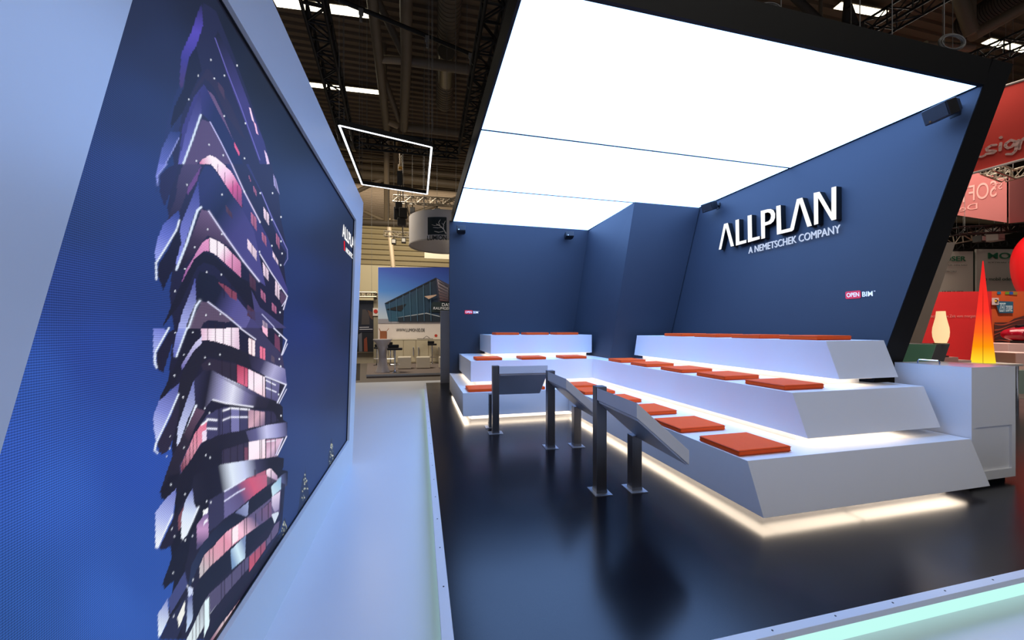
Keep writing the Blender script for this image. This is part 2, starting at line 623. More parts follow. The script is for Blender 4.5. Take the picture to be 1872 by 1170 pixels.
fill(A((420, 490), (445, 500), (470, 540), (600, 760), (700, 1000), (660, 960), (560, 820), (470, 620), (410, 560), (310, 690), (340, 620)), (44, 38, 66))
fill(A((330, 690), (400, 600), (450, 680), (540, 860), (620, 1000), (680, 1170), (600, 1170), (520, 1010), (440, 860), (390, 810), (300, 980), (260, 1170), (215, 1170), (250, 900)), tone((60, 56, 124), (32, 38, 84), (30, 36, 80)), A((250, 900), (620, 1000)))
fill(A((375, 640), (385, 800), (320, 960), (250, 1170), (215, 1170), (290, 880)), tone((48, 44, 100), (98, 98, 180)), A((370, 650), (240, 1150)))
fill(A((425, 640), (470, 680), (520, 780), (570, 900), (610, 1000), (560, 900), (490, 770)), (104, 80, 118))
fill(A((500, 580), (545, 640), (550, 710), (505, 630)), (70, 52, 76))
fill(A((385, 850), (440, 870), (520, 1000), (600, 1170), (530, 1170), (450, 1100), (380, 1140), (350, 1170), (260, 1170)), (84, 68, 106))
stroke(A((378, 820), (320, 990), (255, 1165)), 3.6, (215, 228, 255), 2)
stroke(A((445, 870), (520, 1010), (600, 1170)), 1.8, (200, 196, 245))
fill(A((365, 1170), (385, 1140), (440, 1105), (480, 1120), (540, 1170)), tone(PINK, BRI), A((370, 1170), (460, 1140)))
fill(A((615, 1005), (655, 1085), (652, 1112), (620, 1050)), (225, 96, 140))
fill(A((235, 940), (215, 1010), (130, 1170), (75, 1170), (100, 1060), (160, 940)), tone((40, 54, 110), (92, 104, 186)), A((220, 940), (100, 1170)))
stroke(A((222, 985), (175, 1080), (128, 1165)), 1.6, (150, 158, 225))
# --- second crop
fill(Bc((560, 0), (600, 0), (800, 410), (860, 530), (1000, 900), (990, 935), (800, 640), (700, 500), (660, 330), (680, 300)), tone((46, 46, 96), (64, 60, 124)), Bc((600, 0), (950, 900)))
fill(Bc((720, 0), (800, 170), (995, 600), (990, 640), (940, 560), (810, 205), (700, 0)), (46, 48, 98))
fill(Bc((450, 0), (540, 0), (600, 60), (670, 180), (672, 310), (610, 230), (550, 140), (500, 60)), tone(BRI, (248, 200, 230), (206, 92, 148), (150, 70, 120)), Bc((480, 0), (670, 250)))
for x in (500, 550, 607, 640):
    stroke(Bc((x, x * 1.02 - 500 if x > 500 else 0), (x, 70 + (x - 500) * 1.35)), 1.0, (60, 26, 50))
SLA = Bc((330, 200), (370, 80), (410, 10), (460, 20), (540, 130), (680, 330), (760, 480), (840, 870), (795, 835), (680, 690), (540, 500), (435, 335), (380, 300), (360, 300), (200, 755), (200, 600), (230, 440), (280, 320))
fill(SLA, tone((40, 46, 96), (26, 32, 66), (66, 62, 122), (74, 70, 132)), Bc((330, 300), (760, 600)))
fill(Bc((360, 130), (372, 300), (335, 350), (205, 745), (200, 600), (240, 420), (300, 280)), tone((60, 66, 140), (128, 136, 220)), Bc((350, 150), (220, 700)))
fill(Bc((290, 160), (370, 30), (385, 10), (350, 120), (280, 230)), (104, 66, 128))
fill(Bc((385, 320), (430, 340), (545, 510), (660, 690), (600, 600), (500, 540), (430, 510), (400, 540), (330, 640), (250, 740), (215, 750), (300, 550)), tone((104, 82, 116), (60, 46, 72), (30, 24, 42)), Bc((420, 340), (270, 740)))
stroke(Bc((380, 308), (355, 330), (280, 560), (205, 750)), 4.2, (218, 230, 255), 2)
stroke(Bc((435, 335), (545, 500), (680, 690), (795, 835)), 2.2, (226, 222, 255), 2)
stroke(Bc((600, 0), (690, 200), (800, 410)), 1.8, (228, 214, 250), 1.5)
stroke(Bc((810, 200), (885, 380), (995, 610)), 1.2, (146, 140, 220))
stroke(Bc((995, 610), (998, 675), (972, 720)), 1.2, (130, 128, 190))
fill(Bc((440, 525), (500, 545), (560, 590), (665, 700), (665, 810), (600, 750), (545, 700), (490, 650), (440, 620)), tone(BRI, BRI, (224, 150, 190), (196, 120, 160)), Bc((440, 560), (665, 740)))
fill(Bc((440, 525), (440, 620), (400, 620), (350, 660), (240, 850), (270, 760), (330, 660), (390, 560)), tone((226, 150, 196), (150, 90, 150)), Bc((430, 560), (260, 820)))
for x, a, c in ((440, 520, 630), (495, 540, 655), (547, 570, 705), (603, 635, 755)):
    stroke(Bc((x, a), (x, c)), 1.3, (40, 18, 36))
fill(Bc((235, 860), (330, 680), (400, 625), (470, 650), (560, 740), (665, 810), (740, 850), (780, 960), (780, 1040), (700, 1000), (600, 860), (540, 790), (470, 720), (400, 700), (350, 740), (230, 1000), (150, 1100), (100, 1170), (200, 940)), (26, 24, 40))
fill(Bc((90, 80), (150, 20), (215, 0), (205, 80), (150, 230), (120, 300), (85, 200)), (36, 36, 74))
stroke(Bc((135, 0), (72, 80), (70, 150)), 1.6, (150, 160, 232), 2)
fill(Bc((230, 380), (215, 440), (150, 570), (60, 700), (50, 640), (60, 560), (110, 430), (220, 330)), tone((50, 66, 140), (100, 112, 200), (150, 160, 235)), Bc((220, 340), (60, 690)))
fill(Bc((75, 720), (150, 600), (225, 440), (240, 560), (200, 700), (110, 900), (75, 800)), (26, 24, 46))
stroke(Bc((226, 400), (205, 470), (120, 610), (60, 705), (62, 820)), 3.0, (225, 234, 255), 1.8)
fill(Bc((345, 850), (370, 760), (480, 800), (560, 880), (640, 960), (780, 1130), (900, 1170), (660, 1170), (540, 1060), (430, 980), (350, 970)), tone((24, 26, 44), (26, 28, 48), (84, 80, 142), (96, 92, 150)), Bc((360, 900), (760, 1080)))
fill(Bc((740, 900), (800, 1020), (990, 1170), (700, 1170), (760, 1040)), (70, 66, 116))
fill(Bc((340, 800), (345, 980), (300, 1080), (270, 1170), (215, 1170), (250, 1050), (310, 900)), tone((70, 76, 150), (165, 172, 230)), Bc((330, 820), (240, 1170)))
fill(Bc((385, 980), (430, 985), (500, 1030), (620, 1110), (560, 1130), (440, 1110), (400, 1130), (380, 1170), (290, 1170)), (92, 76, 100))
stroke(Bc((372, 975), (345, 1010), (290, 1170)), 3.2, (222, 232, 255), 3)
stroke(Bc((430, 983), (560, 1080), (665, 1168)), 2.0, (225, 225, 255), 1.5)
fill(Bc((500, 840), (545, 860), (635, 920), (635, 975), (590, 950), (540, 890)), (132, 66, 88))
for x in (545, 600):
    stroke(Bc((x, 850), (x, 950)), 1.2, (26, 16, 30))
BRIGHT = [((735, 340), (775, 385), (778, 480), (737, 420), 1), ((710, 530), (778, 620), (776, 690), (712, 600), 2), ((825, 305), (865, 360), (865, 440), (828, 380), 2),
          ((812, 480), (845, 520), (848, 590), (815, 540), 1), ((820, 700), (862, 760), (862, 835), (825, 790), 2), ((910, 830), (940, 870), (940, 970), (908, 930), 2),
          ((890, 620), (930, 690), (932, 722), (892, 660), 2), ((915, 490), (940, 530), (940, 610), (915, 560), 1), ((725, 780), (770, 830), (772, 910), (728, 870), 0),
          ((805, 890), (840, 930), (842, 990), (808, 950), 1), ((885, 985), (918, 1020), (918, 1070), (885, 1040), 1), ((710, 1000), (765, 1050), (768, 1120), (710, 1080), 0),
          ((818, 1110), (855, 1140), (855, 1200), (820, 1180), 2), ((895, 70), (915, 110), (942, 220), (900, 150), 3), ((720, 75), (735, 110), (737, 135), (722, 100), 1), ((752, 150), (775, 190), (777, 235), (755, 190), 1),
          ((555, 290), (600, 350), (605, 390), (560, 340), 0)]
for *q, k in BRIGHT:
    c = ((84, 54, 76), (186, 112, 148), (252, 226, 244), (176, 168, 224))[k]
    fill(Bc(*q), tone(c, tuple(int(v * 0.8) for v in c)), (Bc(q[0])[0], Bc(q[2])[0]))
    mx_, = Bc(((q[0][0] + q[1][0]) / 2, (q[0][1] + q[1][1]) / 2))
    my_, = Bc(((q[2][0] + q[3][0]) / 2, (q[2][1] + q[3][1]) / 2))
    stroke([mx_, my_], 0.9, (60, 26, 46))
fill(Bc((945, 900), (992, 945), (960, 1010), (945, 980)), (84, 62, 92))
stroke(Bc((800, 640), (885, 780), (995, 942), (968, 1036)), 1.8, (226, 222, 250), 1.2)
stroke(Bc((992, 960), (958, 1012)), 1.4, (222, 222, 250))
fill(Bc((700, 1040), (810, 1060), (990, 1170), (800, 1170)), (66, 62, 104), None, 0.6)
stroke(Bc((815, 1070), (900, 1160)), 1.5, (200, 200, 240))
# --- third crop
fill(Cc((40, 0), (110, 0), (145, 20), (60, 170), (60, 280), (45, 260), (40, 190)), tone((110, 120, 205), (170, 180, 240)), Cc((110, 0), (50, 200)))
fill(Cc((150, 30), (200, 0), (190, 60), (110, 320), (65, 285), (65, 180)), (30, 27, 48))
stroke(Cc((150, 0), (55, 170), (50, 240), (65, 280)), 3.0, (225, 235, 255), 1.8)
fill(Cc((215, 0), (285, 0), (210, 190), (185, 215), (180, 150)), tone((140, 150, 220), (96, 104, 180)), Cc((250, 0), (190, 200)))
stroke(Cc((280, 0), (205, 200)), 3.0, (222, 232, 255), 2)
fill(Cc((290, 0), (372, 0), (365, 80), (290, 200), (200, 380), (90, 530), (85, 500), (180, 300), (250, 150)), (26, 24, 40))
fill(Cc((660, 0), (800, 0), (850, 70), (960, 190), (975, 290), (860, 240), (740, 190), (760, 80)), (58, 54, 88))
fill(Cc((380, 0), (650, 0), (655, 155), (590, 130), (500, 100), (430, 85), (385, 90)), tone((230, 190, 215), BRI, BRI, (222, 190, 212)), Cc((385, 40), (655, 90)))
for x in (428, 483, 540, 597):
    stroke(Cc((x, -30), (x, 90 + (x - 430) * 0.28)), 1.3, (50, 30, 46))
fill(Cc((385, 60), (385, 110), (330, 160), (245, 300), (240, 260), (340, 100)), tone((210, 205, 240), (110, 106, 170)), Cc((380, 80), (250, 280)))
stroke(Cc((660, 0), (770, 80)), 2.0, (228, 226, 250), 1.2)
fill(Cc((240, 330), (320, 180), (390, 100), (460, 88), (600, 130), (720, 180), (740, 290), (640, 250), (500, 215), (430, 205), (390, 250), (330, 370), (280, 500), (200, 700), (110, 900), (80, 880), (180, 640)), (30, 28, 42))
fill(Cc((380, 260), (440, 215), (640, 255), (640, 390), (530, 340), (470, 300), (400, 320)), (46, 38, 56))
fill(Cc((635, 258), (715, 290), (712, 420), (638, 385)), tone((176, 66, 92), (222, 104, 136)), Cc((640, 270), (700, 400)))
fill(Cc((715, 290), (838, 350), (838, 492), (715, 435)), tone((255, 222, 240), BRI, (252, 214, 226)), Cc((715, 300), (838, 480)))
fill(Cc((843, 355), (940, 395), (930, 525), (843, 492)), tone((120, 116, 160), (84, 80, 124)), Cc((850, 370), (930, 500)))
stroke(Cc((845, 372), (910, 405)), 2.2, (240, 240, 255))
stroke(Cc((845, 425), (915, 455)), 2.2, (236, 236, 255))
for x, a, c in ((530, 225, 340), (590, 240, 365), (635, 250, 390), (690, 280, 400), (715, 285, 430), (757, 310, 450), (820, 340, 480), (838, 350, 490), (882, 370, 505)):
    stroke(Cc((x, a), (x, c)), 1.2, (28, 18, 32))
fill(Cc((720, 190), (860, 240), (980, 290), (992, 400), (840, 340), (740, 285)), tone((40, 36, 58), (60, 56, 90), (176, 172, 212), (110, 108, 160)), Cc((730, 230), (985, 330)))
stroke(Cc((840, 345), (986, 402), (925, 530)), 2.2, (232, 232, 255), 1.5)
stroke(Cc((990, 435), (938, 535)), 1.4, (222, 222, 250))
fill(Cc((905, 35), (940, 70), (945, 170), (905, 130)), (110, 60, 88))
fill(Cc((815, -20), (855, 10), (855, 62), (820, 25)), (252, 190, 216))
fill(Cc((718, 68), (765, 90), (765, 202), (720, 180)), (255, 232, 238))
fill(Cc((800, 128), (838, 145), (838, 228), (800, 212)), (236, 120, 150))
stroke(Cc((742, 75), (742, 195)), 1.1, (90, 30, 50))
stroke(Cc((820, 135), (820, 222)), 1.0, (90, 30, 50))
fill(Cc((880, 190), (905, 208), (905, 248), (880, 235)), (90, 76, 96))
stroke(Cc((900, 0), (990, 85), (955, 190)), 2.0, (230, 230, 255), 1.2)
stroke(Cc((996, 112), (962, 188)), 1.3, (222, 222, 250))
fill(Cc((330, 370), (400, 300), (460, 300), (530, 340), (720, 430), (870, 510), (855, 568), (750, 562), (600, 540), (460, 510), (400, 580), (335, 600)), tone((46, 44, 74), (26, 24, 40), (150, 148, 190), (226, 226, 245), (120, 116, 160), (40, 36, 56), (36, 32, 50)), Cc((330, 440), (870, 540)))
fill(Cc((480, 330), (720, 430), (870, 510), (730, 470)), (60, 56, 92), None, 0.5)
stroke(Cc((465, 510), (560, 535), (750, 560)), 2.4, (240, 240, 255), 1.5)
fill(Cc((330, 370), (337, 540), (290, 640), (205, 880), (215, 700), (290, 480)), tone((110, 116, 180), (205, 212, 245)), Cc((325, 380), (230, 800)))
stroke(Cc((345, 552), (290, 700), (213, 885)), 4.0, (228, 236, 255), 1.8)
fill(Cc((225, 390), (210, 500), (150, 640), (60, 810), (45, 720), (40, 620), (80, 520)), tone((86, 92, 160), (128, 136, 210), (186, 194, 245)), Cc((210, 420), (50, 780)))
fill(Cc((65, 830), (160, 640), (225, 470), (225, 600), (190, 760), (150, 870), (100, 905)), (42, 36, 58))
stroke(Cc((220, 470), (160, 610), (60, 820), (50, 870), (70, 890)), 2.8, (225, 234, 255), 1.8)
fill(Cc((345, 570), (410, 590), (340, 700), (280, 850), (200, 1000), (110, 1170), (85, 1170), (180, 900), (260, 750)), tone((96, 70, 92), (30, 26, 40)), Cc((370, 590), (230, 850)))
fill(Cc((262, 760), (305, 830), (272, 930), (230, 1040), (170, 1183), (128, 1222), (98, 1218), (90, 1160), (180, 900)), [(44, 36, 52), (28, 26, 42)], (Cc((280, 780))[0], Cc((120, 1200))[0]))
fill(Cc((420, 620), (540, 560), (700, 575), (840, 590), (960, 600), (960, 650), (840, 690), (740, 710), (690, 725), (600, 740), (500, 765), (420, 800), (390, 815), (290, 960), (235, 1040), (228, 980), (330, 760), (380, 690)), (62, 60, 98))
fill(Cc((378, 690), (420, 655), (420, 800), (380, 820), (300, 950), (240, 1030), (235, 985), (330, 760)), tone((228, 120, 150), (222, 150, 170), (130, 70, 90)), Cc((400, 690), (250, 1000)))
fill(Cc((388, 740), (420, 720), (420, 795), (388, 812)), (240, 222, 245))
fill(Cc((715, 580), (838, 598), (838, 690), (715, 712)), tone((176, 140, 160), (214, 170, 186), (110, 96, 130)), Cc((715, 600), (838, 680)))
fill(Cc((595, 575), (655, 575), (655, 735), (595, 740)), (120, 118, 170))
fill(Cc((840, 590), (960, 602), (960, 650), (900, 672), (840, 690)), (48, 44, 74))
stroke(Cc((385, 690), (422, 660)), 3, (245, 245, 255), 2)
stroke(Cc((425, 650), (492, 656)), 3.6, (240, 240, 255), 2)
stroke(Cc((425, 715), (490, 718)), 3.0, (236, 236, 255), 2)
stroke(Cc((537, 588), (590, 570), (722, 580)), 3.2, (242, 242, 255), 2)
stroke(Cc((537, 656), (590, 634), (715, 634)), 2.6, (236, 236, 255), 2)
for x, a, c in ((505, 565, 765), (515, 570, 765), (532, 560, 760), (590, 560, 745), (655, 570, 735), (715, 575, 720), (760, 580, 712), (800, 585, 705), (838, 590, 695), (880, 595, 680), (920, 598, 665), (350, 735, 900), (325, 770, 930), (300, 820, 960), (270, 880, 1000), (250, 930, 1020)):
    stroke(Cc((x, a), (x, c)), 1.2, (24, 18, 32))
fill(Cc((870, 510), (960, 560), (965, 650), (940, 672), (900, 600), (845, 575)), (26, 24, 40))
fill(Cc((230, 1050), (300, 950), (390, 830), (480, 770), (690, 725), (850, 690), (990, 670), (996, 770), (720, 812), (540, 855), (430, 890), (370, 960), (280, 1120), (250, 1170), (100, 1170), (180, 1050)), tone((26, 24, 40), (26, 24, 40), (30, 28, 46), (34, 32, 52)), Cc((230, 1000), (720, 760)))
fill(Cc((700, 735), (850, 690), (990, 670), (996, 770), (725, 810)), tone((78, 74, 112), (96, 94, 140), (200, 200, 238), (150, 150, 200), (60, 60, 100)), Cc((700, 760), (996, 730)))
fill(Cc((530, 870), (720, 810), (845, 788), (988, 775), (925, 917), (720, 942), (530, 978)), (54, 48, 74))
fill(Cc((718, 812), (838, 790), (838, 930), (718, 942)), tone(BRI, BRI, (252, 220, 232)), Cc((720, 820), (838, 920)))
fill(Cc((843, 795), (965, 785), (918, 915), (843, 926)), tone((190, 140, 170), (226, 190, 214), (130, 110, 150)), Cc((845, 800), (950, 900)))
fill(Cc((690, 850), (715, 850), (715, 940), (690, 942)), (120, 70, 92))
stroke(Cc((845, 810), (915, 800)), 2, (244, 240, 255))
for x, a, c in ((540, 860, 975), (590, 850, 965), (640, 830, 955), (685, 825, 948), (718, 812, 942), (800, 798, 935), (812, 798, 935), (843, 790, 928), (878, 790, 925), (910, 788, 920)):
    stroke(Cc((x, a), (x, c)), 1.2, (28, 18, 32))
stroke(Cc((990, 772), (925, 905)), 2.0, (232, 232, 255), 1)
stroke(Cc((965, 785), (912, 905)), 1.3, (222, 222, 250))
fill(Cc((720, 1060), (845, 1000), (930, 975), (940, 1040), (850, 1125), (730, 1180), (700, 1180)), (176, 96, 122))
fill(Cc((845, 1005), (925, 980), (925, 1080), (848, 1125)), tone((250, 225, 240), (160, 130, 170)), Cc((850, 1020), (920, 1090)))
fill(Cc((330, 1050), (440, 1000), (530, 970), (720, 940), (920, 918), (972, 930), (960, 1010), (870, 1000), (735, 1060), (545, 1170), (320, 1250), (300, 1200)), tone((32, 30, 48), (26, 24, 42), (26, 24, 44), (224, 234, 250), (200, 208, 240), (60, 58, 88), (28, 26, 44), (28, 26, 44)), Cc((330, 1080), (960, 980)))
fill(Cc((870, 990), (890, 915), (970, 928), (968, 990), (930, 1060)), (26, 24, 42))
stroke(Cc((555, 1160), (640, 1112), (735, 1066)), 1.6, (220, 226, 255))
for x in (770, 762, 843, 880):
    stroke(Cc((x, 1010), (x, 1150)), 1.2, (34, 18, 34))
fill(Cc((860, 1145), (950, 1050), (1000, 1020), (995, 1120), (900, 1190)), tone((30, 28, 46), (205, 220, 240), (90, 96, 140), (28, 28, 48)), Cc((860, 1110), (1000, 1090)))
# --- fourth crop
fill(Dc((230, 900), (270, 640), (290, 540), (310, 420), (430, 230), (545, 110), (720, 10), (850, 0), (980, 60), (960, 330), (860, 600), (600, 1170), (240, 1170), (250, 900)), (34, 32, 54), None, 0.85)
fill(Dc((545, 105), (720, 15), (850, -10), (850, 70), (770, 130), (720, 170), (620, 255), (545, 305)), tone((104, 98, 146), (92, 80, 124), (206, 92, 122), (190, 100, 130)), Dc((550, 160), (850, 30)))
stroke(Dc((548, 110), (600, 80), (690, 25)), 2.2, (226, 232, 255), 1.5)
stroke(Dc((548, 180), (640, 118), (690, 92)), 2.2, (220, 222, 250), 1.5)
fill(Dc((95, 110), (150, 0), (225, -20), (165, 130), (110, 165)), (24, 22, 38))
fill(Dc((55, 260), (130, 160), (205, 90), (180, 290), (75, 505), (55, 512)), tone((120, 128, 196), (172, 182, 236), (235, 240, 255)), Dc((180, 130), (65, 480)))
stroke(Dc((178, 275), (120, 400), (72, 510)), 2.4, (232, 238, 255), 2)
fill(Dc((80, 520), (190, 290), (262, 170), (300, 130), (240, 350), (165, 500), (112, 528)), (34, 30, 50))
fill(Dc((215, 300), (270, 190), (270, 300), (220, 400)), (150, 90, 100), None, 0.7)
fill(Dc((320, 90), (330, 200), (352, 232), (260, 465), (238, 440), (240, 300), (270, 170)), tone((120, 128, 190), (215, 226, 250), (240, 246, 255)), Dc((320, 110), (250, 440)))
stroke(Dc((362, 222), (320, 320), (252, 470)), 2.8, (232, 240, 255), 2)
fill(Dc((435, 175), (545, 110), (545, 310), (490, 360), (435, 400)), (52, 50, 82))
fill(Dc((350, 350), (432, 235), (435, 450), (400, 480), (350, 530)), tone((110, 96, 146), (196, 150, 196), (80, 72, 112)), Dc((380, 270), (400, 490)))
fill(Dc((395, 248), (430, 226), (430, 262), (396, 282)), (250, 252, 255))
fill(Dc((400, 325), (428, 300), (428, 325), (400, 352)), (240, 236, 250))
fill(Dc((700, 360), (715, 280), (885, 110), (950, 100), (940, 260), (885, 290), (880, 170), (760, 300)), (96, 86, 124))
fill(Dc((290, 770), (310, 640), (400, 470), (500, 360), (620, 258), (702, 288), (560, 400), (460, 500), (400, 565), (345, 680), (300, 800)), tone((40, 48, 78), (28, 30, 50)), Dc((320, 640), (600, 300)))
fill(Dc((622, 262), (722, 180), (718, 270), (702, 290)), tone((100, 106, 150), (150, 160, 200)), Dc((630, 260), (720, 230)))
fill(Dc((720, 180), (880, 78), (890, 150), (715, 290)), (28, 28, 46))
fill(Dc((880, 78), (952, 5), (950, 95), (888, 148)), tone((200, 226, 240), (150, 190, 220)), Dc((880, 100), (950, 50)))
fill(Dc((885, 150), (945, 110), (935, 240), (905, 260), (885, 210)), tone((225, 210, 235), (150, 140, 180)), Dc((890, 150), (940, 240)))
fill(Dc((370, 640), (400, 570), (470, 500), (560, 400), (650, 340), (700, 300), (760, 290), (880, 180), (885, 290), (700, 420), (600, 500), (540, 560), (450, 640), (370, 735)), tone((196, 186, 190), (216, 160, 176), (226, 150, 172), (250, 196, 216), (92, 84, 124), (120, 90, 124)), Dc((380, 660), (880, 240)))
fill(Dc((603, 380), (645, 345), (645, 455), (603, 492)), (255, 236, 244))
for x, a, c in ((400, 560, 710), (440, 520, 655), (466, 500, 630), (545, 410, 560), (600, 370, 500), (690, 315, 425), (705, 300, 410), (770, 270, 360), (815, 230, 320), (860, 200, 300)):
    stroke(Dc((x, a), (x, c)), 1.3, (34, 20, 34))
fill(Dc((290, 910), (370, 740), (550, 560), (700, 430), (880, 290), (910, 330), (780, 450), (700, 570), (600, 660), (540, 720), (440, 830), (360, 980), (280, 1110), (268, 1100)), tone((26, 28, 46), (28, 30, 50)), Dc((300, 900), (850, 350)))
fill(Dc((590, 530), (700, 422), (695, 585), (600, 668)), tone((120, 150, 190), (210, 236, 248), (120, 140, 180)), Dc((590, 560), (700, 520)))
fill(Dc((882, 275), (905, 340), (935, 270), (930, 255)), (210, 220, 236))
fill(Dc((105, 770), (180, 560), (270, 430), (312, 415), (290, 560), (210, 730), (120, 803)), (24, 24, 42))
fill(Dc((150, 880), (265, 680), (285, 780), (160, 990)), (66, 72, 122))
fill(Dc((72, 985), (140, 880), (152, 1010), (90, 1145), (76, 1152)), tone((140, 150, 205), (225, 236, 252)), Dc((140, 900), (80, 1120)))
fill(Dc((80, 1170), (160, 1010), (290, 840), (280, 1000), (200, 1170)), (38, 40, 70))
fill(Dc((212, 1010), (268, 880), (262, 985), (222, 1085)), (240, 240, 232))
fill(Dc((285, 790), (322, 800), (322, 850), (290, 870)), (205, 215, 245))
fill(Dc((285, 870), (318, 840), (322, 1020), (275, 1115)), tone((90, 96, 150), (196, 216, 245)), Dc((310, 860), (290, 1080)))
fill(Dc((400, 900), (440, 840), (550, 740), (690, 600), (860, 440), (905, 350), (940, 320), (930, 400), (900, 440), (700, 680), (560, 840), (440, 990), (380, 1110), (340, 1180), (270, 1180), (310, 1100)), tone((220, 232, 236), (90, 84, 116), (84, 78, 112), (96, 86, 122)), Dc((340, 1080), (800, 520)))
fill(Dc((402, 900), (440, 862), (440, 1060), (402, 1150)), (226, 246, 250))
fill(Dc((445, 850), (545, 750), (545, 850), (445, 980)), (82, 76, 108))
fill(Dc((722, 580), (840, 462), (840, 520), (722, 690)), tone((190, 88, 112), (150, 84, 110)), Dc((722, 640), (840, 500)))
for x, a, c in ((370, 970, 1130), (345, 1010, 1170), (320, 1080, 1170), (402, 900, 1100), (440, 850, 1000), (525, 760, 900), (548, 730, 870), (600, 680, 800), (670, 620, 730), (690, 600, 710), (722, 570, 680), (765, 530, 630), (806, 490, 570), (845, 440, 520), (880, 400, 470)):
    stroke(Dc((x, a), (x, c)), 1.2, (30, 20, 34))
fill(Dc((395, 1180), (480, 1040), (600, 880), (720, 720), (860, 530), (930, 420), (1000, 360), (880, 590), (700, 770), (600, 940), (520, 1070), (440, 1180)), (30, 32, 52))
fill(Dc((440, 1180), (520, 1060), (650, 895), (720, 800), (860, 610), (900, 640), (700, 900), (520, 1180)), tone((150, 110, 130), (214, 190, 196), (226, 190, 200), (214, 96, 130), (255, 240, 240), (120, 100, 120)), Dc((460, 1160), (860, 630)))
for x, a, c in ((545, 1030, 1170), (605, 950, 1100), (650, 900, 1000), (690, 840, 960), (710, 820, 930)):
    stroke(Dc((x, a), (x, c)), 1.2, (40, 20, 34))
# spot lights under the balconies
dots = A((450, 425), (360, 537), (475, 557), (547, 537), (293, 705), (545, 825), (697, 877), (437, 1030), (538, 1105), (347, 1145), (690, 1127), (637, 465)) \
    + Bc((280, 145), (530, 215), (688, 193), (802, 205), (890, 205), (427, 463), (528, 498), (335, 590), (265, 745), (195, 903), (420, 768), (525, 785), (800, 412), (885, 395), (950, 548), (885, 580), (797, 623), (958, 635), (948, 718), (415, 1075), (518, 1068), (945, 885), (943, 1055), (950, 375)) \
    + Cc((195, 30), (322, 28), (257, 187), (190, 335), (408, 208), (515, 187), (440, 255), (252, 490), (408, 570), (440, 603), (160, 768), (258, 850), (158, 855), (135, 912), (413, 903), (445, 920), (166, 1113), (938, 52), (938, 218), (948, 270), (950, 622), (933, 470)) \
    + Dc((167, 62), (265, 128), (172, 375), (190, 428), (268, 455), (320, 427), (180, 690), (323, 740), (282, 785), (185, 997), (420, 180), (450, 187))
for x, y in dots:
    stroke([(x, y), (x + 0.2, y + 1.0)], 2.3, (240, 244, 255), 0.8)
# dark trees with lit leaves
for (x, y, w_, h_) in ((558, 850, 34, 110), (606, 800, 22, 75), (520, 945, 30, 50)):
    pts = [(x, y)]
    for k in range(1, 9):
        pts.append((x + w_ / 2 * (k / 9) + random.uniform(-2, 2), y + h_ * k / 9))
    for k in range(8, 0, -1):
        pts.append((x - w_ / 2 * (k / 9) + random.uniform(-2, 2), y + h_ * k / 9))
    fill(pts, (38, 48, 74), None, 0.8)
    for _ in range(34):
        a = random.uniform(0.15, 1)
        xx, yy = x + random.uniform(-0.35, 0.35) * w_ * a, y + h_ * a
        stroke([(xx, yy), (xx + 0.5, yy + 1.2)], 1.3, random.choice([(190, 190, 160), (150, 160, 150), (220, 220, 200), (90, 105, 120)]))

me = bpy.data.meshes.new('screen')
vv = np.empty((NZ * NS, 3), np.float32)
base = vw.location
vv[:, 0] = SX - base[0]
vv[:, 1] = YY.ravel() - base[1]
vv[:, 2] = ZZ.ravel() - base[2]
me.vertices.add(NZ * NS)
me.vertices.foreach_set('co', vv.ravel())
i, j = np.meshgrid(np.arange(NZ - 1), np.arange(NS - 1), indexing='ij')
a = (i * NS + j).ravel()
quads = np.stack([a, a + 1, a + NS + 1, a + NS], 1).astype(np.int32)
nq = len(quads)
me.loops.add(nq * 4)
me.loops.foreach_set('vertex_index', quads.ravel())
me.polygons.add(nq)
me.polygons.foreach_set('loop_start', np.arange(0, nq * 4, 4, dtype=np.int32))
me.update(calc_edges=True)
at = me.color_attributes.new('Col', 'FLOAT_COLOR', 'POINT')
at.data.foreach_set('color', np.concatenate([IMG, np.ones((NZ, NS, 1))], 2).astype(np.float32).ravel())
m = bpy.data.materials.new('LED screen')
m.use_nodes = True
nt = m.node_tree
b = nt.nodes['Principled BSDF']
b.inputs['Base Color'].default_value = (0.006, 0.006, 0.008, 1)
b.inputs['Roughness'].default_value = 0.5
b.inputs['Specular IOR Level'].default_value = 0.12
at = nt.nodes.new('ShaderNodeAttribute')
at.attribute_name = 'Col'
tc = nt.nodes.new('ShaderNodeTexCoord')
sep = nt.nodes.new('ShaderNodeSeparateXYZ')
nt.links.new(tc.outputs['Object'], sep.inputs[0])


def math_(op, a, b=None):
    n = nt.nodes.new('ShaderNodeMath')
    n.operation = op
    for k, v in enumerate((a, b)):
        if v is None:
            continue
        if isinstance(v, (int, float)):
            n.inputs[k].default_value = v
        else:
            nt.links.new(v, n.inputs[k])
    return n.outputs[0]


sy = math_('SINE', math_('MULTIPLY', sep.outputs['Y'], 2 * math.pi / 0.0062))
sz = math_('SINE', math_('MULTIPLY', sep.outputs['Z'], 2 * math.pi / 0.0062))
dotf = math_('ADD', math_('ADD', math_('MULTIPLY', sz, 0.34), math_('MULTIPLY', sy, 0.14)), 1.0)
vm = nt.nodes.new('ShaderNodeVectorMath')
vm.operation = 'SCALE'
nt.links.new(at.outputs['Color'], vm.inputs[0])
nt.links.new(math_('MULTIPLY', dotf, LED_GAIN), vm.inputs['Scale'])
nt.links.new(vm.outputs[0], b.inputs['Emission Color'])
b.inputs['Emission Strength'].default_value = 1.0
me.materials.append(m)
so = bpy.data.objects.new('screen', me)
COL.objects.link(so)
so.parent = vw
# logo shown in the upper far corner of the screen
WT = emis('screen white', (1, 1, 1), 1.1)


def SP(px, py):
    return AX(px, py, SX + 0.004)


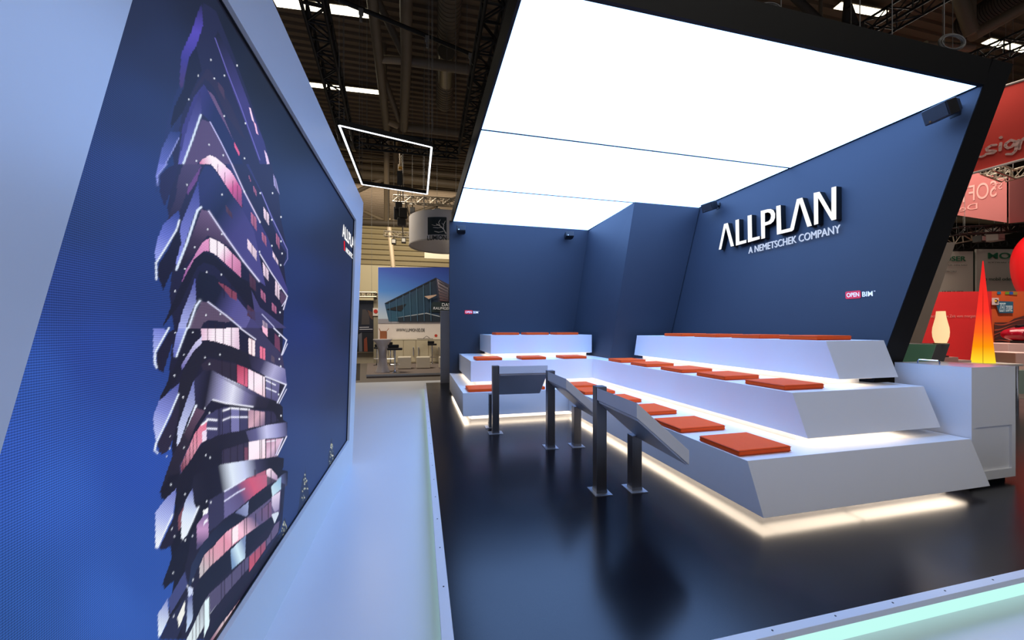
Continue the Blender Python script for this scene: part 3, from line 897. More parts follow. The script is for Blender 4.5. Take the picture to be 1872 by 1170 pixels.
def letters_px(polys, plane, off, name, m1, m2, parent):
    for pl in polys:
        outer = [plane(*p) for p in pl[0]]
        loops = [outer] + [[plane(*p) for p in h] for h in pl[1:]]
        P = [Vector(p) for l in loops for p in l]
        tri = tessellate_polygon(loops)
        n = len(P)
        Q = [p + Vector(off) for p in P]
        face = MB()
        face.add([q + Vector(off).normalized() * 0.001 for q in Q], [tuple(t) for t in tri])
        body = MB()
        fs = [tuple(t) for t in tri] + [tuple(i + n for i in t) for t in tri]
        s0 = 0
        for l in loops:
            k = len(l)
            fs += [(s0 + i, s0 + (i + 1) % k, s0 + (i + 1) % k + n, s0 + i + n) for i in range(k)]
            s0 += k
        body.add(P + Q, fs)
        bo = body.build(name, m2, parent)
        fo = MB()
        fo.v, fo.f = face.v, face.f
        f2 = fo.build(name + '_face', m1, bo)
        f2.location = (0, 0, 0)


lg = MB()
yA, zA = SP(627, 398)[1:], None
p0, p1 = SP(626, 435), SP(649, 462)
lgo = text_mb('ALLPLAN', (SX + 0.004, SP(626, 440).y, SP(626, 432).z), (0, 1, 0), (0, 0, 1), width=SP(650, 440).y - SP(626, 440).y, height=0.155, depth=0.002, bold=0.01)
lgo.build('screen_logo', WT, vw)
yb = SP(629, 440).y
zb = SP(629, 440).z
MB().box(SX + 0.003, yb, zb - 0.11, SX + 0.005, yb + 0.05, zb).build('screen_logo_bar', emis('screen red', (0.8, 0.02, 0.03), 1.0), vw)
text_mb('ARCHITECTURE', (SX + 0.004, yb + 0.1, zb - 0.11), (0, 1, 0), (0, 0, 1), width=0.72, height=0.06, depth=0.002).build('screen_logo', WT, vw)

# ================================================================== SEATING TIERS
M_GLOW = emis('warm light strip', STRIP_COL, 2.8)


M_GLOWF = emis('warm floor light strip', STRIP_COL, 10.0)


def tier(label, poly_top, poly_bot, z0, z1, strip, zs, loc):
    t = thing('seating_tier', label, 'seating tier', loc, group='stepped seating tiers')
    MB().hexa(poly_bot, z0, z1, poly_top).build('body', M_LACQ, t, bevel=0.003)
    pl_ = MB()
    for (x0, y0, x1, y1) in strip[0]:
        pl_.box(x0, y0, zs + 0.001, x1, y1, z0 - 0.001)
    pl_.build('plinth', M_LACQ, t)
    st = MB()
    for (x0, y0, x1, y1) in strip[1]:
        st.box(x0, y0, z0 - 0.0035, x1, y1, z0 - 0.001)
    st.build('light_strip', M_GLOW if zs else M_GLOWF, t)
    return t


T1, T2, T3 = 0.477, 0.95, 1.427
tier('lowest white L-shaped seating tier, floating over a warm light line on the dark floor',
     [(0.70, 9.38), (0.70, 6.41), (2.597, 6.41), (2.597, 2.565), (5.245, 2.565), (5.245, 3.1), (3.75, 3.1), (3.75, 7.6), (1.3, 7.6), (1.3, 9.38)],
     [(0.70, 9.38), (0.70, 6.41), (2.597, 6.41), (2.597, 2.412), (5.20, 2.412), (5.20, 3.1), (3.75, 3.1), (3.75, 7.6), (1.3, 7.6), (1.3, 9.38)],
     0.08, T1, ([(0.85, 6.53, 2.80, 6.57), (0.83, 6.57, 0.87, 9.3), (2.78, 2.61, 2.82, 6.53), (2.82, 2.61, 4.98, 2.65)], [(0.73, 6.44, 2.61, 6.515), (0.73, 6.53, 0.82, 9.2), (2.622, 2.44, 2.76, 6.515), (2.77, 2.44, 3.66, 2.59), (3.69, 2.44, 4.95, 2.59)]), 0.0, (0.7, 6.41, 0))
tier('middle white L-shaped seating tier with orange cushions, glowing underneath',
     [(0.93, 9.38), (0.93, 7.16), (3.43, 7.16), (3.43, 2.88), (5.17, 2.88), (5.17, 3.2), (4.94, 3.2), (4.94, 7.9), (3.98, 7.9), (3.98, 9.38)],
     [(0.93, 9.38), (0.93, 7.16), (3.43, 7.16), (3.43, 2.73), (5.14, 2.73), (5.14, 3.2), (4.94, 3.2), (4.94, 7.9), (3.98, 7.9), (3.98, 9.38)],
     0.555, T2, ([(1.04, 7.27, 3.54, 7.31), (1.03, 7.31, 1.07, 9.3), (3.54, 2.94, 3.58, 7.27), (3.58, 2.94, 5.1, 2.98)], [(0.95, 7.18, 3.45, 7.26), (0.95, 7.27, 1.02, 9.2), (3.45, 2.75, 3.53, 7.26), (3.54, 2.75, 4.75, 2.93)]), T1, (0.93, 7.16, T1))
tier('top white seating block along the leaning right wall',
     [(4.225, 6.82), (4.225, 3.17), (5.065, 3.17), (5.065, 6.82)], [(4.225, 6.92), (4.225, 3.03), (5.055, 3.03), (5.055, 6.92)],
     1.03, T3, ([(4.34, 3.24, 4.38, 6.8), (4.38, 3.24, 4.80, 3.28)], [(4.245, 3.05, 4.33, 6.8), (4.34, 3.05, 4.70, 3.23)]), T2, (4.225, 3.03, T2))
tier('top white seating block against the back wall',
     [(1.445, 9.38), (1.445, 7.87), (3.745, 7.87), (3.745, 9.38)], [(1.445, 9.38), (1.445, 7.87), (3.745, 7.87), (3.745, 9.38)],
     1.03, T3, ([(1.55, 7.98, 3.66, 8.02), (1.55, 8.02, 1.59, 9.3)], [(1.465, 7.89, 3.72, 7.97), (1.465, 7.98, 1.54, 9.2)]), T2, (1.445, 7.87, T2))

# ---- cushions


def cushion_proto(w, d):
    t = thing('seat_cushion', '', 'cushion')
    MB().box(0, 0, 0.0, w, d, 0.052).build('pad', M_ORANGE, t, local=True, bevel=0.012, seg=3)
    sm = MB()
    for z in (0.010, 0.043):
        sm.path([(-0.0005, -0.0005, z), (w, -0.0005, z), (w + 0.0005, d, z), (0, d + 0.0005, z), (-0.0005, 0, z)], 0.0022, 5)
    sm.build('seam', M_SEAM, t, local=True)
    return t


protos = {}
ordn = ['nearest the camera', 'second from the near end', 'third from the near end', 'fourth from the near end', 'fifth from the near end', 'farthest, in the inner corner']


def cushion(x, y, z, w, d, label, rz=0.0):
    k = (w, d)
    if k not in protos:
        protos[k] = cushion_proto(w, d)
        o = protos[k]
    else:
        o = copy_tree(protos[k])
    o.location = (x, y, z + 0.0005)
    o.rotation_euler = (0, 0, rz)
    tag(o, label, 'cushion', 'orange seat cushions on the tiers')


for k, y in enumerate((2.66, 3.40, 4.18, 4.97, 5.745, 6.435)):
    cushion(2.61 if k < 5 else 2.70, y, T1, 0.55 if k < 5 else 0.47, 0.47, 'orange seat cushion on the lowest long tier, ' + ordn[k], random.uniform(-0.01, 0.01))
for k, y in enumerate((2.99, 3.745, 4.50, 5.33, 6.12)):
    cushion(3.47, y, T2, 0.5, 0.47, 'orange seat cushion on the middle long tier, ' + (ordn[k] if k < 4 else 'farthest, by the corner pier'), random.uniform(-0.012, 0.012))
for k, y in enumerate((3.30, 4.04, 4.79, 5.55)):
    cushion(4.28, y, T3, 0.5, 0.47, 'orange seat cushion on the top block along the right wall, ' + (ordn[k] if k < 3 else 'farthest one'), 0)
for k, x in enumerate((0.80, 1.62)):
    cushion(x, 6.45, T1, 0.55, 0.47, 'orange seat cushion on the lowest tier of the back row, ' + ('at its left end' if k == 0 else 'behind the leftmost stand'), 0)
for k, x in enumerate((1.045, 1.94, 2.81)):
    cushion(x, 7.19, T2, 0.5, 0.47, 'orange seat cushion on the middle tier of the back row, ' + ('left', 'centre', 'right')[k] + ' one', 0)
for k, x in enumerate((1.56, 2.235, 2.93)):
    cushion(x, 7.93, T3, 0.52, 0.45, 'orange seat cushion on the top block at the back wall, ' + ('left', 'centre', 'right')[k] + ' one', 0)

# ================================================================== STEEL PRESENTATION STANDS


def stand():
    t = thing('tablet_stand', '', 'stand')
    hz = 1.0
    lw = 0.05
    ln, sl, ang = 0.75, 0.435, 0.38          # length of the tray, run and drop of its slope
    for (yy, top, nm) in ((0.0, hz + 0.008, 0), (0.36, hz - 0.115 - ang * (0.36 + 0.05) / sl - 0.0, 1)):
        leg = MB().box(-lw, yy - lw, 0.006, lw, yy + lw, top).build('leg', M_STEEL, t, local=True, bevel=0.002)
        MB().box(-0.105, yy - 0.085, 0, 0.105, yy + 0.085, 0.006).build('base_plate', M_PLATE, t, local=True)
        ft = MB().box(-lw - 0.003, yy - lw - 0.003, 0.006, lw + 0.003, yy + lw + 0.003, 0.035).build('foot_sleeve', M_STEEL, t, local=True)
    MB().tube((-lw - 0.008, 0.36, 0.36), (-lw, 0.36, 0.36), 0.008, 10).build('screw', M_CHROME, t, local=True)
    MB().tube((-lw - 0.012, 0.36, 0.07), (-lw, 0.36, 0.07), 0.012, 10).build('screw', M_CHROME, t, local=True)

    def sec(x, y0, y1, dz0, dz1):
        def z(y):
            return hz - ang * (y + 0.05) / sl
        return [(x, y0, z(y0) + dz0), (x, y1, z(y1) + dz0), (x, y1, z(y1) + dz1), (x, y0, z(y0) + dz1)]
    # outer sheet-metal rim with vertical ends
    a = sec(lw, -0.05, -0.05 + sl, 0, -0.112)
    bb = sec(lw + ln, -0.05, -0.05 + sl, 0, -0.112)
    MB().add(a + bb, [(3, 2, 1, 0), (4, 5, 6, 7), (0, 1, 5, 4), (1, 2, 6, 5), (2, 3, 7, 6), (3, 0, 4, 7)]).build('tray', M_TRAY, t, local=True, bevel=0.002)
    # slightly smaller bottom lid
    a = sec(lw + 0.012, -0.035, -0.065 + sl, -0.112, -0.128)
    bb = sec(lw + ln - 0.015, -0.035, -0.065 + sl, -0.112, -0.128)
    MB().add(a + bb, [(3, 2, 1, 0), (4, 5, 6, 7), (0, 1, 5, 4), (1, 2, 6, 5), (2, 3, 7, 6), (3, 0, 4, 7)]).build('bottom_lid', M_TRAYB, t, local=True)
    # display on the upper side
    a = sec(lw + 0.06, 0.0, -0.10 + sl, 0.001, 0.004)
    bb = sec(lw + ln - 0.06, 0.0, -0.10 + sl, 0.001, 0.004)
    MB().add(a + bb, [(3, 2, 1, 0), (4, 5, 6, 7), (0, 1, 5, 4), (1, 2, 6, 5), (2, 3, 7, 6), (3, 0, 4, 7)]).build('display', mat('black glass display', (12, 13, 16), 0.1, noise=(2, 0.02)), t, local=True)
    # thin side cheek between the legs
    a = [(-0.05 + 0.001, -0.05, hz), (-0.05 + 0.001, sl - 0.05, hz - ang), (-0.05 + 0.001, sl - 0.05, hz - ang - 0.112), (-0.05 + 0.001, -0.05, hz - 0.112)]
    MB().slab([(0.035, y, z) for _, y, z in a], (0.014, 0, 0)).build('cheek', M_BLKMET, t, local=True)
    return t


s1 = stand()
s1.location, s1.rotation_euler = (1.095, 5.585, 0.0005), (0, 0, math.radians(-2))
tag(s1, 'steel two-legged stand with tilted tray, leftmost, its grey underside facing the camera', 'stand', 'brushed steel presentation stands')
s2 = copy_tree(s1)
s2.location, s2.rotation_euler = (1.668, 4.75, 0.0005), (0, 0, math.radians(-93.3))
tag(s2, 'steel two-legged stand with tilted tray, middle one of the three', 'stand', 'brushed steel presentation stands')
s3 = copy_tree(s1)
s3.location, s3.rotation_euler = (1.668, 3.335, 0.0005), (0, 0, math.radians(-93.3))
tag(s3, 'steel two-legged stand with tilted tray, nearest to the camera', 'stand', 'brushed steel presentation stands')

# ================================================================== WHITE COUNTER at the right
ct = thing('counter', 'white box counter with recessed front panel, standing at the right end of the tiers', 'counter', (5.585, 2.87, 0))
CZT = 1.174
x0, x1, y0, y1 = 5.262, 5.915, 2.567, 3.19
body = MB()
body.box(x0, y0 + 0.02, 0.05, x1, y1, CZT - 0.001)
# front frame around the recess
xl, xr = AY(1783, 800, y0).x, AY(1850, 800, y0).x
zt, zb_ = AY(1816, 779, y0).z, AY(1816, 860, y0).z
body.box(x0, y0, 0.05, xl, y0 + 0.02, CZT - 0.001)
body.box(xr, y0, 0.05, x1, y0 + 0.02, CZT - 0.001)
body.box(xl, y0, zt, xr, y0 + 0.02, CZT - 0.001)
body.box(xl, y0, 0.05, xr, y0 + 0.02, zb_)
body.build('body', mat('counter lacquer', (238, 239, 243), 0.35, noise=(2, 0.02)), ct)
MB().box(x0 + 0.05, y0 + 0.05, 0, x1 - 0.05, y1 - 0.05, 0.05).build('plinth', M_BLACK, ct)
MB().box(x0 - 0.001, y0 - 0.001, CZT - 0.001, x1 + 0.001, y1 + 0.001, CZT + 0.001).build('top', mat('glossy white top', (232, 233, 238), 0.15, spec=0.6, noise=(2, 0.02)), ct)
hb = MB()
hx = x0 + 0.05
hb.path([(hx, 2.83, CZT), (hx, 2.83, CZT + 0.035), (hx, 2.84, CZT + 0.045), (hx, 3.0, CZT + 0.045), (hx, 3.01, CZT + 0.035), (hx, 3.01, CZT)], 0.006, 8)
hb.build('handle', M_CHROME, ct, smooth=True)

# ================================================================== SIGN on the right wall
sg = thing('wall_lettering', 'large white block letters reading ALLPLAN with a smaller line below, on the right wall', 'sign', (5.6, 5.1, 3.1))


def wallpt(px, py, off):
    r = ray(px, py)
    t = (WX(EYE) - 0.004 - off) / (r[0] - 0.26 * r[2])
    return D(px, py, t)


def S1(x, y):
    return wallpt(1270 + x * 0.16026, 320 + y * 0.16026, 0.10)


back = Vector((0.097, 0, 0))
LET = [
    [[(275, 852), (335, 558), (378, 546), (448, 808), (412, 816), (355, 598), (302, 847)]],
    [[(465, 515), (505, 503), (510, 758), (590, 738), (590, 772), (470, 806)]],
    [[(603, 465), (650, 453), (655, 717), (742, 697), (742, 730), (608, 769)]],
    [[(753, 410), (830, 390), (870, 387), (900, 402), (917, 440), (916, 490), (900, 528), (868, 556), (802, 578), (803, 719), (760, 730)],
     [(801, 434), (835, 425), (862, 436), (872, 465), (864, 503), (842, 527), (802, 540)]],
    [[(930, 355), (980, 342), (988, 630), (1090, 605), (1165, 275), (1228, 257), (1337, 578), (1285, 592), (1197, 318), (1130, 622), (1110, 640), (938, 681)]],
    [[(1357, 205), (1425, 190), (1560, 425), (1560, 143), (1615, 128), (1615, 505), (1562, 519), (1408, 260), (1410, 556), (1362, 570)]],
]
M_LETF = emis('lit letter face', (1, 1, 1), 1.15)


def back_plane(x, y):
    p = S1(x, y)
    return p + back


letters_px(LET, back_plane, -back, 'letter', M_LETF, M_BLACK, sg)
# small line
pa, pb = wallpt(1369, 464, 0.03), wallpt(1538, 427, 0.03)
upw = Vector((0.26, 0.215, 1)).normalized()
text_mb('A NEMETSCHEK COMPANY', (pa.x, pa.y, pa.z), (0, -1, 0), upw, width=pa.y - wallpt(1538, 420, 0.03).y, height=0.125, depth=0.012).build('small_lettering', emis('small lit lettering', lin((205, 220, 250)), 0.95), sg)


def openbim(p, xdir, up, w, h, label, redfrac=0.53):
    x, u = Vector(xdir).normalized(), Vector(up).normalized()
    n = x.cross(u)
    t = thing('wall_logo', label, 'logo', p)
    P = Vector(p)
    rw = w * redfrac
    rad = h * 0.18
    pts = []
    for cx_, cz_, a0 in ((rw - rad, h - rad, 0), (rad, h - rad, 90), (rad, rad, 180), (rw - rad, rad, 270)):
        for k in range(5):
            a = math.radians(a0 + k * 22.5)
            pts.append(P + x * (cx_ + rad * math.cos(a)) + u * (cz_ + rad * math.sin(a)))
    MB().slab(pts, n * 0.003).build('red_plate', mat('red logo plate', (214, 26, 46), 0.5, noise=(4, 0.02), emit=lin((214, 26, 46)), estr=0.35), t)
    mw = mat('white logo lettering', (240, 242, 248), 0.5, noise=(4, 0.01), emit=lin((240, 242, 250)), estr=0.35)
    text_mb('OPEN', P + x * rw * 0.09 + u * h * 0.22 + n * 0.0035, x, u, width=rw * 0.82, height=h * 0.56, depth=0.001, bold=0.015).build('lettering', mw, t)
    text_mb('BIM', P + x * (rw + w * 0.05) + u * h * 0.16, x, u, width=w * 0.34, height=h * 0.62, depth=0.003, bold=0.015).build('lettering', mw, t)
    text_mb('TM', P + x * (w * 0.955) + u * h * 0.68, x, u, width=w * 0.05, height=h * 0.12, depth=0.003).build('lettering', mw, t)


p = wallpt(1546, 547, 0.002)
openbim((p.x, p.y, p.z), (0, -1, 0), upw, p.y - wallpt(1601, 541, 0.002).y, 0.105, 'small red and white OPEN BIM logo on the leaning right wall')
p = AY(849.5, 574, 9.396)
openbim((p.x, p.y, p.z), (1, 0, 0), (0, 0, 1), 0.365, 0.095, 'small red and white OPEN BIM logo on the left of the back wall')

# ================================================================== SPEAKERS


def speaker(p, n, label, s=0.2, tilt=18, yaw=0):
    """black box loudspeaker on a swivel bracket; n = direction away from its wall"""
    n = Vector(n).normalized()
    t = thing('loudspeaker', label, 'loudspeaker', p, group='black loudspeakers under the ceiling')
    P = Vector(p)
    side = n.cross(Vector((0, 0, 1))).normalized()
    MB().bar(P - n * 0.0, P + n * 0.02, 0.09, 0.12).build('wall_plate', M_BLKPL, t)
    MB().tube(P + n * 0.02, P + n * 0.10, 0.025, 12).tube(P + n * 0.10 - Vector((0, 0, 0.05)), P + n * 0.10 + Vector((0, 0, 0.06)), 0.035, 12).build('bracket', M_BLKPL, t, smooth=True)
    c = P + n * 0.21 + Vector((0, 0, -0.02))
    rot = Matrix.Rotation(math.radians(yaw), 3, 'Z') @ Matrix.Rotation(math.radians(tilt), 3, side)
    f_, r_, u_ = rot @ n, rot @ side, rot @ Vector((0, 0, 1))
    b = MB()
    vs = []
    for d_, sc in ((-0.11, 0.72), (-0.02, 1.0), (0.10, 1.0)):
        for a_, e_ in ((-1, -1), (1, -1), (1, 1), (-1, 1)):
            vs.append(c + f_ * d_ + r_ * (a_ * s * 0.62 * sc) + u_ * (e_ * s * 0.42 * sc))
    fs = [(3, 2, 1, 0), (8, 9, 10, 11)]
    for k in (0, 4):
        fs += [(k + i, k + (i + 1) % 4, k + (i + 1) % 4 + 4, k + i + 4) for i in range(4)]
    b.add(vs, fs)
    b.build('cabinet', M_BLKPL, t, bevel=0.01)
    g = MB()
    g.slab([c + f_ * 0.101 + r_ * (a_ * s * 0.55) + u_ * (e_ * s * 0.36) for a_, e_ in ((-1, -1), (1, -1), (1, 1), (-1, 1))], f_ * 0.004)
    g.build('grille', mat('speaker grille', (34, 34, 38), 0.6, noise=(60, 0.3)), t)
    q = c + f_ * 0.105 + r_ * s * 0.3 - u_ * s * 0.3
    MB().tube(q, q + f_ * 0.003, 0.012, 10).build('badge', M_CHROME, t)


for (px, py), lab in (((843, 421), 'black loudspeaker on the back wall, left one'), ((1040, 431), 'black loudspeaker on the back wall, right one near the pier')):
    q = AY(px, py, 9.2)
    speaker((q.x, 9.4, q.z + 0.02), (0, -1, 0), lab, 0.17, 20, -8)
wn = Vector((-1, 0, 0.26)).normalized()
q = wallpt(1314, 377, 0.0)
speaker(q, (-1, 0, 0), 'black loudspeaker high on the right wall, beside the corner pier', 0.2, -20, 10)
q = wallpt(1748, 204, 0.0)
speaker(q, (-1, 0, 0), 'black loudspeaker high on the right wall, at its near end', 0.2, -20, -10)

# ================================================================== HALL SHELL
ROOF = 11.5
# corrugated roof deck, ribs running across
rf = MB()
y = -10.0
prof = []
while y < 38:
    prof += [(y, ROOF), (y + 0.14, ROOF), (y + 0.17, ROOF + 0.09), (y + 0.30, ROOF + 0.09)]
    y += 0.33
vs = []
for yy, zz in prof:
    vs += [(-25, yy, zz), (45, yy, zz)]
rf.add(vs, [(2 * i, 2 * i + 1, 2 * i + 3, 2 * i + 2) for i in range(len(prof) - 1)])
struct('ceiling', rf, fab('brown roof deck', (104, 88, 70), 0.7, 1.5, 0.08))
struct('wall_far', MB().box(-25, 36, -0.2, 45, 36.3, 7.3), M_CREAM)
sl = MB()
for k in range(9):
    sl.hexa([(-25, 35.9), (45, 35.9), (45, 36.2), (-25, 36.2)], 7.35 + k * 0.46, 7.62 + k * 0.46, [(-25, 35.98), (45, 35.98), (45, 36.2), (-25, 36.2)])
sl.box(-25, 36.2, 7.3, 45, 36.3, 11.6)
struct('trim_4', sl, fab('yellowish slats', (150, 134, 98), 0.6))
struct('wall_side', MB().box(40, -9, -0.2, 40.3, 36, 11.6), M_DGREY)
struct('wall_left', MB().box(-20.3, -9, -0.2, -20, 36, 11.6), M_DGREY)

# roof strip lamps
M_LAMP = emis('roof strip lamp', (1.0, 0.90, 0.66), 5.0)


def roof_lamp(p, q, w, label):
    p, q = Vector(p), Vector(q)
    t = thing('roof_lamp', label, 'lamp', (p + q) / 2, group='long strip lamps under the hall roof')
    MB().bar(p, q, w + 0.06, 0.05).build('housing', M_BEIGE2, t)
    dz = Vector((0, 0, -0.03))
    n = max(1, int((q - p).length / 1.6))
    for k in range(n):
        a_, b_ = p.lerp(q, (k + 0.01) / n), p.lerp(q, (k + 0.99) / n)
        MB().bar(a_ + dz, b_ + dz, w, 0.02).build('tube', M_LAMP, t)


LZ = 11.3
for (xa, ya, xb, yb2, ww, lab) in ((500, 1, 678, 24, 0.34, 'bright strip lamp under the roof, nearest of the two above the video wall'),
                                  (563, 153, 696, 168, 0.26, 'bright strip lamp under the roof, farther of the two above the video wall'),
                                  (1530, 8, 1618, 24, 0.22, 'bright strip lamp above the black front edge of the light ceiling'),
                                  (1802, 73, 1885, 92, 0.22, 'bright strip lamp at the far right above the red banner')):
    pA, pB = AZ(xa, ya, LZ), AZ(xb, yb2, LZ)
    roof_lamp(pA, pB, ww, lab)
lc_ = 0
for (xx, yy) in ((-3, -2), (5, -4), (9, -3)):
    roof_lamp((xx, yy, LZ), (xx + 6, yy, LZ), 0.4, 'long strip lamp under the hall roof, out over the aisle')


# girders and pipes of the roof
def member(name, pts, r, m, label, cat='steel tube', n=12, group='steel tubes of the roof girders'):
    t = MB()
    for a_, b_ in zip(pts[:-1], pts[1:]):
        t.tube(a_, b_, r, n)
    return tag(t.build(name, m, smooth=True), label, cat, group)


def girder(label, tubes, posts=()):
    t = thing('roof_girder', label, 'roof girder', tubes[0][0][0])
    for pts, r, m in tubes:
        mb = MB()
        for a_, b_ in zip(pts[:-1], pts[1:]):
            mb.tube(a_, b_, r, 12)
        mb.build('tube', m, t, smooth=True)
    for p_, r in posts:
        MB().tube(p_, (p_.x, p_.y, ROOF), r, 10).build('post', M_BEIGE2, t, smooth=True)
    return t


B1_, B2_ = M_BEIGE, M_BEIGE2
girder('brown tubular roof girder above the hanging light frame, its nearer part', [
    ([AZ(676, -40, 9.6), AZ(692, 100, 9.6), AZ(707, 235, 9.6)], 0.14, B2_),
    ([AZ(742, -40, 9.5), AZ(743, 105, 9.5), AZ(738, 235, 9.5)], 0.16, B2_),
    ([AZ(690, 0, 10.9), AZ(742, 108, 9.6)], 0.11, B2_),
    ([AZ(693, 118, 9.9), AZ(730, 220, 9.6)], 0.10, B2_),
    ([AZ(697, 108, 9.6), AZ(742, 111, 9.6)], 0.11, B1_),
    ([AZ(742, 110, 9.6), AZ(866, 128, 9.6)], 0.15, B2_),
    ([AZ(736, 232, 9.6), AZ(860, 246, 9.6)], 0.15, B2_),
    ([AZ(708, 222, 9.6), AZ(727, 230, 9.6)], 0.12, B1_)], [(AZ(742, 60, 9.6), 0.08), (AZ(703, 180, 9.6), 0.08)])
girder('beige tubular roof girder crossing behind the lower half of the hanging light frame', [
    ([AZ(707, 240, 11.3), D(707, 405, 22)], 0.15, B1_),
    ([AZ(722, 240, 11.3), D(724, 312, 22)], 0.16, B1_),
    ([D(640, 317, 22), D(845, 339, 22)], 0.22, B1_),
    ([D(630, 302, 22), D(845, 322, 22)], 0.14, B1_),
    ([D(655, 349, 22), D(705, 325, 22)], 0.12, B1_),
    ([D(664, 386, 22), D(703, 404, 22)], 0.10, B1_),
    ([D(715, 405, 22), D(835, 362, 22)], 0.11, B1_),
    ([D(640, 405, 22), D(835, 414, 22)], 0.20, B2_)], [(D(660, 318, 22), 0.07)])
girder('pair of thin pale pipes running far behind the hanging light frame', [
    ([D(625, 291, 21), D(850, 302, 21)], 0.07, B1_),
    ([D(625, 283, 21), D(850, 296, 21)], 0.05, B1_)], [(D(640, 287, 21), 0.04), (D(820, 298, 21), 0.04)])
girder('slanting beige column in front of the slatted far wall', [
    ([D(710, 400, 30), D(719, 490, 30), D(721, 600, 30)], 0.18, B1_)], [(D(710, 402, 30), 0.1)])
girder('dull roof girder tubes in the upper right corner, behind the coiled cable', [
    ([AZ(1745, -30, 10.9), AZ(1777, 62, 9.6)], 0.15, B2_),
    ([AZ(1777, 66, 9.6), AZ(1885, 5, 10.2)], 0.15, B2_),
    ([AZ(1690, 82, 9.6), AZ(1777, 88, 9.6)], 0.10, B2_)], [(AZ(1777, 62, 9.6), 0.08)])
girder('dark roof braces above the black front edge of the light ceiling', [
    ([AZ(1450, -8, 10.6), AZ(1500, 40, 10.2)], 0.10, M_DGREY),
    ([AZ(1550, -8, 10.9), AZ(1545, 48, 10.2)], 0.09, M_DGREY),
    ([AZ(1551, 12, 10.6), AZ(1567, 55, 10.2)], 0.09, M_DGREY),
    ([AZ(1500, 44, 10.1), AZ(1580, 52, 10.1)], 0.09, M_DGREY)], [(AZ(1500, 42, 10.2), 0.05)])
girder('beige pipe crossing far behind, under the pink banners', [
    ([D(1640, 395, 20), D(1900, 408, 20)], 0.2, B1_)], [(D(1700, 398, 20), 0.05)])
# ducts
du = MB()
a_, b_ = AZ(826, -60, 10.9), AZ(812, 190, 10.9)
du.tube(a_, b_, 0.33, 24)
for k in range(40):
    c_ = a_.lerp(b_, k / 40)
    du.tube(c_, c_ + (b_ - a_).normalized() * 0.04, 0.345, 24)
tag(du.build('air_duct', M_BEIGE2, smooth=True), 'ribbed brown air duct hanging under the roof left of the light ceiling', 'duct')
member('air_duct', [AZ(816, 95, 10.2), AZ(815, 150, 10.2)], 0.26, M_DUCT, 'short shiny duct spigot in front of the ribbed duct', 'duct', 24, None)
du = MB()
a_, b_ = D(590, 256, 19.5), D(652, 266, 19.5)
du.tube(a_, b_, 0.30, 20)
for k in range(14):
    c_ = a_.lerp(b_, k / 14)
    du.tube(c_, c_ + (b_ - a_).normalized() * 0.05, 0.32, 20)
du.tube((a_.x, a_.y, a_.z), (a_.x, a_.y, ROOF), 0.03, 6)
tag(du.build('air_duct', M_DUCT, smooth=True), 'shiny ribbed duct lying behind the lower end of the black rig', 'duct')
du = MB()
a_, b_ = AZ(1762, 50, 10.9), AZ(1880, -25, 10.9)
du.tube(a_, b_, 0.35, 20)
for k in range(22):
    c_ = a_.lerp(b_, k / 22)
    du.tube(c_, c_ + (b_ - a_).normalized() * 0.05, 0.37, 20)
tag(du.build('air_duct', M_DGREY, smooth=True), 'dark ribbed duct in the upper right corner', 'duct')


# trusses
def truss(p, q, s, m, label, r=0.022, bay=None, up=(0, 0, 1), group='lighting trusses hanging in the hall'):
    p, q = Vector(p), Vector(q)
    t = thing('truss', label, 'truss', p, group=group)
    d = (q - p).normalized()
    a = d.cross(Vector(up)).normalized() * s / 2
    b = a.cross(d).normalized() * s / 2
    cs = [(-1, -1), (1, -1), (1, 1), (-1, 1)]
    for x, y in cs:
        MB().tube(p + a * x + b * y, q + a * x + b * y, r, 8).build('chord', m, t, smooth=True)
    L = (q - p).length
    n = max(2, int(L / (bay or s * 1.1)))
    lc2 = MB()
    for k in range(n):
        c0, c1 = p.lerp(q, k / n), p.lerp(q, (k + 1) / n)
        for i in range(4):
            x0_, y0_ = cs[i]
            x1_, y1_ = cs[(i + 1) % 4]
            A_, B_ = a * x0_ + b * y0_, a * x1_ + b * y1_
            if k % 2:
                A_, B_ = B_, A_
            lc2.tube(c0 + A_, c1 + B_, r * 0.55, 5)
            lc2.tube(c0 + A_, c0 + B_, r * 0.55, 5)
    lc2.build('lacing', m, t)
    for f_ in (0.12, 0.88):
        c_ = p.lerp(q, f_)
        if c_.z > 2.6:
            MB().tube(c_, (c_.x, c_.y, ROOF), 0.006, 5).build('wire', M_CABLE, t)
    return t


